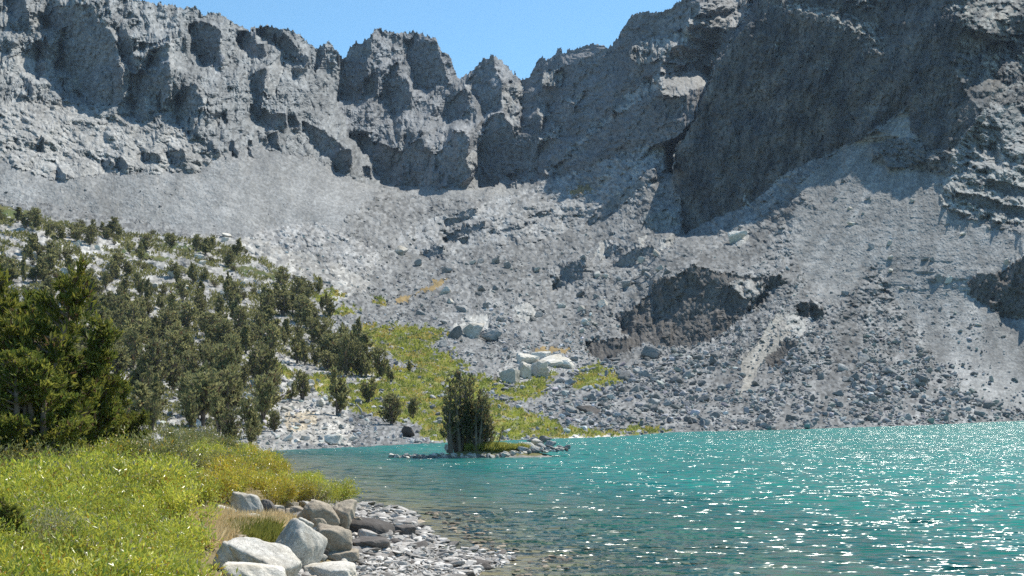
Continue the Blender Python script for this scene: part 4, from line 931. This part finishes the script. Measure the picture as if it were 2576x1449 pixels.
for u0, v0, H, k, sx, lab in [(850, 1046, 112, 1, 1., 'tall dark pine in front of the yellow meadow above the far shore'), (925, 1012, 60, 2, 1.2, 'rounded grey green pine behind the tall dark one'), (985, 1068, 74, 6, 1.3, 'broad round pine left of the island on the far bank'),
        (1040, 1052, 50, 3, 1., 'small pine hugging the right side of the broad round pine'), (1150, 985, 50, 0, 1., 'lone thin pine on the meadow straight behind the island clump'), (760, 1005, 70, 4, 1.1, 'bushy pine at the left end of the meadow strip'),
        (730, 1010, 46, 5, 1.2, 'short pine beside the bushy pine at the meadow end'), (690, 975, 70, 2, 1.1, 'pine standing on the pale bank above the shore slabs'), (660, 1065, 110, 3, .8, 'slim multi stemmed pine with bare lower trunks near the shore'),
        (690, 1085, 50, 6, 1.1, 'squat pine at the foot of the slim multi stemmed pine'), (545, 1068, 100, 5, .9, 'pine with bare leaning trunks over the white shore rocks'), (480, 1078, 90, 4, .8, 'narrow pine with many thin trunks behind the willows'),
        (580, 1112, 84, 7, 1., 'dark pine at the cove edge behind the willow thicket'), (630, 1120, 60, 2, 1., 'little pine by the cove water line'), (380, 985, 120, 7, 1., 'large pine right of the big near tree on the lower slope'), (560, 985, 110, 3, 1., 'large pine centred over the white shore rocks'),
        (640, 950, 80, 4, 1., 'pine at the left tip of the upper meadow strip'), (870, 945, 96, 6, .8, 'pine group leader at the right end of the lower forest'), (920, 950, 60, 2, .9, 'last small pine at the forest right end'), (1030, 935, 26, 0, 1.3, 'tiny young pine alone on the bright meadow'),
        (985, 960, 40, 5, 1., 'small dark pine on the meadow above the broad round pine')]:
    P = ground_px(u0, v0); put_pine(PF[k], (P[0], P[1], P[2] - .1), H * P[1] / F, rng.uniform(0, 6.28), lab, sx=sx)
# dead wood on the left shore
P = ground_px(318, 985); Vv, Ff = tube([(-1.6, .2, 0), (-.6, .05, .15), (.5, 0, .42), (1.5, -.1, .8)], [.12, .13, .1, .03], 8)
o = mesh_np('fallen_log', Vv + P + np.array([0, 0, .2]), Ff, M_DEAD, smooth=True); tag(o, 'bleached fallen log on white rocks right of the big near pine', 'log')
P = ground_px(905, 1040); Vv, Ff = tube([(.35, 0, 0), (.1, 0, .6), (-.3, 0, 1.15), (-.6, 0, 1.6)], [.16, .14, .09, .02], 8)
o = mesh_np('dead_snag', Vv + P, Ff, M_DEAD, smooth=True); tag(o, 'short leaning dead snag on the far bank beside the tall dark pine', 'snag')

# big near pines at the left edge
PN = [pine_meshes(80 + k, 1., 5, 14500, .042, .011, .32, .0, ((.10, .14, .028), (.27, .26, .05)), .22, .12, .07) for k in range(2)]
for u0, Y, vt, k, sx, lab in [(-70, 42, 665, 0, 1.1, 'big dense pine cut by the left picture edge'), (25, 40, 698, 1, 1.15, 'tallest dense green pine at the left edge of the lake bank'), (115, 44, 765, 0, 1.25, 'second dense pine stepping down from the tallest one'),
        (190, 46, 838, 1, 1.1, 'third dense pine in the row behind the willows'), (245, 47, 935, 0, 1.1, 'low bushy pine near the right end of the big pine row'), (296, 48, 1014, 1, 1.5, 'lowest shrubby pine at the right end of the big pine row'), (-10, 40, 800, 1, 1.2, 'bushy pine filling the foot of the left edge trees'), (0, 37, 905, 0, 1.5, 'lowest dense pine boughs at the extreme left behind the willows'), (90, 38, 900, 0, 1.4, 'broad low pine in front of the tall left row')]:
    x = (u0 - CX) / F * Y; z = float(bank_z(np.array([x]), np.array([float(Y)]))[0]); H = EYE + (HZ - vt) * Y / F - z
    put_pine(PN[k], (x, Y, z - .1), H, rng.uniform(0, 6.28), lab, sx=sx)
x = (2 - CX) / F * 17; put_pine(PN[0], (x, 17, float(bank_z(np.array([x]), np.array([17.]))[0])), 1.25, 1., 'small bright green pine sapling at the left picture edge', sx=1.2)

# ------------------------------------------------------------------ willow shrubs on the near bank
def willow(seed, n_leaf, ll, lw, cols, stems=16, dens_=.0, orange=.04, H=1.1):
    r = np.random.default_rng(seed); wood = []; tips = []
    for s_ in range(stems):
        a = r.uniform(0, 6.28); rr = r.uniform(.15, .85); h = H * (1 - .45 * rr ** 2) * r.uniform(.8, 1.08); t = np.linspace(0, 1, 5)
        path = np.stack([.1 * math.cos(a) + rr * math.cos(a) * t ** 1.3, .1 * math.sin(a) + rr * math.sin(a) * t ** 1.3, h * t ** .8], -1) + r.normal(0, .02, (5, 3))
        wood.append(tube(path, np.linspace(.011, .003, 5), 4)); tips.append(path)
    T = np.stack(tips); k = r.integers(0, stems, n_leaf); f = r.beta(2.6, 1.0, n_leaf) * 3.999; i = f.astype(int); fr = (f - i)[:, None]
    P = T[k, i] * (1 - fr) + T[k, i + 1] * fr + r.normal(0, .13, (n_leaf, 3)); P[:, 2] = np.maximum(P[:, 2], .03)
    D = P * np.array([.6, .6, .25]) + np.array([0, 0, .55]) + r.normal(0, .55, (n_leaf, 3))
    Vv, Ff = blades(P, D, ll * r.uniform(.6, 1.25, n_leaf), lw * r.uniform(.7, 1.3, n_leaf), r)
    m_ = np.clip(.5 + .55 * fbm(P[:, 0] * 2.2 + seed, P[:, 1] * 2.2 + P[:, 2], 2, seed % 4) + r.normal(0, .2, n_leaf), 0, 1)[:, None]
    c = np.array(cols[0]) * (1 - m_) + np.array(cols[1]) * m_
    og = r.random(n_leaf) < orange; c[og] = np.array([.42, .25, .035]); dd = r.random(n_leaf) < .05; c[dd] = np.array([.33, .30, .20])
    fol = mesh_np('foliage', Vv, Ff, M_LEAF, {'Col': np.repeat(c, 4, 0)}, link=False)
    Vt, Ft = join(wood); return mesh_np('stems', Vt, Ft, M_BARK, smooth=True, link=False), fol
YG = ((.26, .33, .04), (.60, .56, .085)); OL = ((.14, .16, .045), (.28, .27, .09)); OR = ((.30, .33, .045), (.60, .47, .065)); GY = ((.25, .25, .10), (.42, .40, .2))
W = {'yn': [willow(100 + k, 5200, .10, .026, YG) for k in range(4)], 'yf': [willow(110 + k, 2600, .11, .034, YG) for k in range(3)], 'of': [willow(120 + k, 2200, .10, .03, OL, 22) for k in range(2)],
     'rf': [willow(130 + k, 2600, .11, .034, OR, 16, 0, .12) for k in range(2)], 'gn': [willow(140 + k, 2400, .07, .02, GY, 30) for k in range(2)], 'bf': [willow(150, 700, .09, .028, GY, 40)]}
WP = [(-400, 1140), (0, 1112), (330, 1118), (380, 1108), (500, 1124), (640, 1162), (700, 1190), (790, 1236), (866, 1272), (850, 1282), (760, 1280), (640, 1284), (520, 1296), (480, 1330), (500, 1380), (545, 1400), (560, 1470), (540, 1600), (500, 2600), (-1500, 2600), (-1500, 1140)]
LABS = {'yn': ('leafy yellow green willow shrub in the near thicket at the lower left', 'willows in the near thicket'), 'yf': ('yellow green willow shrub in the far part of the bank thicket', 'willows in the far thicket'),
        'of': ('dark olive willow shrub standing taller than the yellow ones', 'dark olive willows'), 'rf': ('orange tinged willow shrub above the boulder pile', 'orange tinged willows'), 'gn': ('grey twiggy willow with sparse pale leaves in the thicket', 'grey twiggy willows'),
        'bf': ('bare twigged brown willow at the thicket edge', 'bare twigged willows')}
nsh = 0
for y0, y1, sp in ((6.5, 14, .8), (14, 26, 1.0), (26, 48, 1.5), (48, 84, 2.0)):
    yy = y0
    while yy < y1:
        xx = -.47 * yy - 1.5
        while xx < -.13 * yy:
            x = xx + rng.uniform(-.35, .35) * sp; y = yy + rng.uniform(-.35, .35) * sp; xx += sp
            d = float(shore_d(np.array([x]), np.array([y]))[0])
            if d < .5 or (y > 47 and d > 5): continue
            z = float(bank_z(np.array([x]), np.array([y]))[0]); u0 = CX + F * x / y; v0 = HZ + F * (EYE - z) / y
            if u0 < -260 or not inside(WP, np.array([u0]), np.array([v0]))[0]: continue
            if v0 > 1284 and not inside(WP, np.array([u0 + .3 * F / y]), np.array([v0]))[0]: continue
            if any(abs(u0 - b_[0]) < b_[2] * .55 and -10 < v0 - b_[1] < 1.3 * F / y * .5 for b_ in BO[:4]): continue
            if abs(u0 - 60) < .3 * F / y and 0 < v0 - 1216 < .5 * F / y: continue
            pn = float(fbm(np.array([x / 3.]), np.array([y / 4.]), 2, 3)[0])
            k = 'yn' if y < 19 else 'yf'
            if 520 < u0 < 760 and 1150 < v0 < 1300 and y > 22: k = 'rf' if rng.random() < .6 else 'yf'
            if (360 < u0 < 560 and y > 22 and v0 < 1235): k = 'of' if rng.random() < .75 else 'yf'
            if u0 < 170 and 1130 < v0 < 1260 and y > 18: k = 'of' if rng.random() < .5 else 'yf'
            if k == 'yn' and pn > .34: k = 'gn'
            if u0 > 780 and rng.random() < .4: k = 'bf'
            m_ = W[k][int(rng.integers(0, len(W[k])))]; sc = rng.uniform(.6, 1.18) * (.9 if y < 26 else (1.08 if u0 < 430 else .95)) * (1.3 if k == 'of' else 1) * (.75 if u0 > 700 else 1)
            if v0 < 1150: sc *= .9
            e = new_obj('willow_shrub', None, None, (x, y, z - .03), (0, 0, rng.uniform(0, 6.28)), (sc * 1.05, sc * 1.05, sc)); tag(e, LABS[k][0], 'shrub', LABS[k][1])
            new_obj('stems', m_[0], e); new_obj('foliage', m_[1], e); nsh += 1
        yy += sp * .85
# low willow mats and grass over the far meadow
u = rng.uniform(590, 1700, 160000); v = rng.uniform(720, 1110, 160000); mk = (nearest(meadow, u, v)) & (fbm(u / 16, v / 7, 3, 2) > -.35) & (v < line(SHORE, u) - 1); u, v = u[mk], v[mk]
P = ground_px(u, v); r_ = np.random.default_rng(12); sz = r_.uniform(4, 9, len(u)) * P[:, 1] / F
Vv, Ff = blades(P - np.array([0, 0, .05]), np.array([.1, -.1, .7]) + r_.normal(0, .5, P.shape), sz, sz * .45, r_)
t_ = np.clip(.5 + .9 * fbm(u / 40, v / 16, 3, 4) + r_.normal(0, .18, len(u)), 0, 1)[:, None]
cg = np.array([.16, .20, .05]) * (1 - t_) + np.array([.37, .39, .07]) * t_; oo = (fbm(u / 60, v / 20, 2, 7) > .28) & (r_.random(len(u)) < .6); cg[oo] = np.array([.42, .33, .09])
o = mesh_np('meadow_grass', Vv, Ff, M_GRASSB, {'Col': np.repeat(cg, 4, 0)}); o['kind'] = 'stuff'
u = rng.uniform(-80, 960, 150000); v = rng.uniform(505, 1120, 150000); mk = (nearest(KIND, u, v) == 4) & (fbm(u / 70 + v / 150, (v - .25 * u) / 22, 3, 3) > np.where(v < 760, .02, -.14)) & inside(FOREST, u, v + 6); u, v = u[mk], v[mk]
P = ground_px(u, v); sz = r_.uniform(5, 12, len(u)) * P[:, 1] / F
Vv, Ff = blades(P - np.array([0, 0, .05]), np.array([.1, -.1, .8]) + r_.normal(0, .5, P.shape), sz, sz * .4, r_)
t_ = r_.random((len(u), 1)); cg = np.array([.12, .125, .045]) * (1 - t_) + np.array([.25, .24, .09]) * t_
o = mesh_np('hillside_undergrowth', Vv, Ff, M_NEEDLE, {'Col': np.repeat(cg, 4, 0)}); o['kind'] = 'stuff'
# dry and green grass
def grass(name, poly, n_, ln, cols, box, seed, hit=bank_hit):
    r = np.random.default_rng(seed); u = r.uniform(box[0], box[2], n_); v = r.uniform(box[1], box[3], n_); m = inside(poly, u, v); P = hit(u[m], v[m])
    k = len(P); P = np.repeat(P, 6, 0) + np.concatenate([r.normal(0, .07, (k * 6, 2)), np.zeros((k * 6, 1))], 1)
    D = np.array([.25, -.1, 1.]) + r.normal(0, .38, (len(P), 3))
    Vv, Ff = blades(P, D, ln * r.uniform(.5, 1.2, len(P)), np.full(len(P), ln * .07), r); m_ = r.random((len(P), 1)); c = np.array(cols[0]) * (1 - m_) + np.array(cols[1]) * m_
    o = mesh_np(name, Vv, Ff, M_GRASSB, {'Col': np.repeat(c, 4, 0)}); o['kind'] = 'stuff'; return o
DRYP = [(470, 1330), (500, 1296), (545, 1292), (600, 1312), (700, 1310), (735, 1316), (725, 1336), (640, 1340), (560, 1375), (520, 1385), (480, 1365)]
grass('dry_grass', DRYP, 5200, .34, ((.58, .43, .21), (.80, .66, .40)), (460, 1285, 745, 1390), 5)
grass('green_grass', [(560, 1335), (690, 1330), (690, 1365), (640, 1375), (570, 1350)], 1600, .34, ((.14, .17, .03), (.3, .28, .07)), (550, 1325, 700, 1380), 6)

# ------------------------------------------------------------------ the little island
def isl_z(x, y):
    a = .95 * np.exp(-((x + 2.3) / 3.0) ** 2 - ((y - 84) / 2.0) ** 2) + .55 * np.exp(-((x - 1.6) / 2.0) ** 2 - ((y - 83.8) / 1.5) ** 2) + .35 * np.exp(-((x + 6) / 3.4) ** 4 - ((y - 82.4) / .8) ** 2)
    return a - .36 + .05 * fbm(x * 1.3, y * 1.3, 3, 2)
ix, iy = np.meshgrid(np.arange(-12, 7, .2), np.arange(78, 90, .2)); iz = isl_z(ix, iy); i_ = np.arange(ix.size).reshape(ix.shape)
icol = np.where((iz > .12)[..., None], np.array([.15, .14, .05]), np.array([.28, .26, .23]))
o = mesh_np('island_ground', np.stack([ix, iy, iz], -1).reshape(-1, 3), np.stack([i_[:-1, :-1], i_[:-1, 1:], i_[1:, 1:], i_[1:, :-1]], -1).reshape(-1, 4), M_SOIL, {'Col': icol.reshape(-1, 3)}, smooth=True); o['kind'] = 'structure'
def isl_stone(u0, v0, w, h, lab, group=None, mat=None):
    Y = 83.3 - (v0 - 1140) * .11; x = (u0 - CX) / F * Y; s_ = Y / F; z = EYE + (HZ - v0) * s_
    rock_obj('island_stone', 'far', int(rng.integers(0, 10)), mat or (M_PALEROCK if rng.random() < .45 else M_GREYROCK), (x, Y, z + h * s_ * .3), (w * s_, w * s_ * .8, h * s_), (rng.normal(0, .12), rng.normal(0, .15), rng.uniform(-.5, .5)), lab, 'stone', group)
for u0 in np.arange(985, 1426, 4.6):
    t = (u0 - 985) / 440; vb = 1152 - 4 * t - 16 * max(0, t - .55) / .45 + rng.uniform(-4, 3)
    isl_stone(u0 + rng.uniform(-4, 4), vb, rng.uniform(10, 24), rng.uniform(6, 13), 'pale flat stone along the water line of the little island', 'stones around the island rim')
for u0, v0, w, h in [(1330, 1128, 40, 20), (1352, 1118, 36, 20), (1372, 1112, 32, 22), (1385, 1122, 30, 18), (1320, 1136, 36, 16), (1345, 1133, 34, 16), (1365, 1130, 40, 18), (1390, 1132, 36, 12), (1340, 1110, 28, 14), (1310, 1126, 34, 16)]:
    isl_stone(u0, v0, w, h, 'stacked grey slab in the rock pile at the right end of the island', 'slabs piled at the island right end')
isl_stone(1126, 1136, 20, 22, 'white upright rock at the foot of the island pines', mat=M_PALEROCK)
isl_stone(1424, 1133, 13, 9, 'small dark rock awash off the right tip of the island', mat=M_DARKROCK)
isl_stone(835, 1168, 18, 5, 'tiny pale rock breaking the water left of the island', mat=M_PALEROCK)
PI = [pine_meshes(170 + k, 1., (3, 2, 3)[k], 1050, .055, .016, (.23, .25, .25)[k], (.16, .15, .17)[k], ((.12, .125, .055), (.24, .22, .10)), .1, .75, .1) for k in range(3)]
for i, (u0, vt, v0, k, sx, lab) in enumerate([(1136, 990, 1124, 0, 1., 'left slim pine of the island clump with sparse branches'), (1153, 948, 1126, 1, 1.1, 'second pine from the left in the island clump'), (1172, 932, 1122, 2, 1.1, 'tallest pine in the middle of the island clump'),
        (1186, 958, 1127, 1, 1.1, 'dark pine just right of the tallest island pine'), (1203, 982, 1122, 0, 1.3, 'bushy pine right of centre in the island clump'), (1221, 1006, 1124, 2, 1.4, 'low rounded pine at the right side of the island clump'), (1160, 975, 1130, 2, 1., 'front pine in the island clump with many bare trunks'), (1196, 1000, 1131, 2, 1., 'short front pine at the clump right foot')]):
    Y = 83.6 + rng.uniform(-.5, .6); x = (u0 - CX) / F * Y; z = float(isl_z(np.array([x]), np.array([Y]))[0]); put_pine(PI[k], (x, Y, z - .05), EYE + (HZ - vt) * Y / F - z, rng.uniform(0, 6.28), lab, 'island pine clump', sx=sx)
x = (1248 - CX) / F * 84; tb = pine_meshes(190, 1., 3, 160, .07, .02, .25, .3, brown=.5, lean=.3); put_pine(tb, (x, 84, float(isl_z(np.array([x]), np.array([84.]))[0])), 1.7, 0, 'thin nearly bare sapling right of the island pine clump')
def isl_hit(u, v):
    Y = 83.6 + 0 * u; Y = 84.5 - (v - 1115) * .06; x = (u - CX) / F * Y; return np.stack([x, Y, isl_z(x, Y)], -1)
grass('island_grass', [(1165, 1126), (1240, 1112), (1340, 1100), (1330, 1122), (1240, 1140), (1170, 1140)], 4200, .55, ((.20, .23, .05), (.42, .38, .10)), (1160, 1095, 1345, 1142), 8, isl_hit)

# ------------------------------------------------------------------ mountain air
Vh = np.array([(x, y, z) for x in (-900, 1300) for y in (-30, 1700) for z in (-14, 640)], float)
hz = mesh_np('haze', Vh, [(0, 1, 3, 2), (4, 6, 7, 5), (0, 4, 5, 1), (2, 3, 7, 6), (0, 2, 6, 4), (1, 5, 7, 3)]); hz['kind'] = 'stuff'
mh = bpy.data.materials.new('mountain_air'); mh.use_nodes = True; nt = mh.node_tree; nt.nodes.clear(); out = N(nt, 'ShaderNodeOutputMaterial'); pv = N(nt, 'ShaderNodeVolumePrincipled')
pv.inputs['Color'].default_value = (.55, .74, 1, 1); pv.inputs['Density'].default_value = HAZE; pv.inputs['Anisotropy'].default_value = .2
nt.links.new(pv.outputs[0], out.inputs['Volume']); hz.data.materials.append(mh)
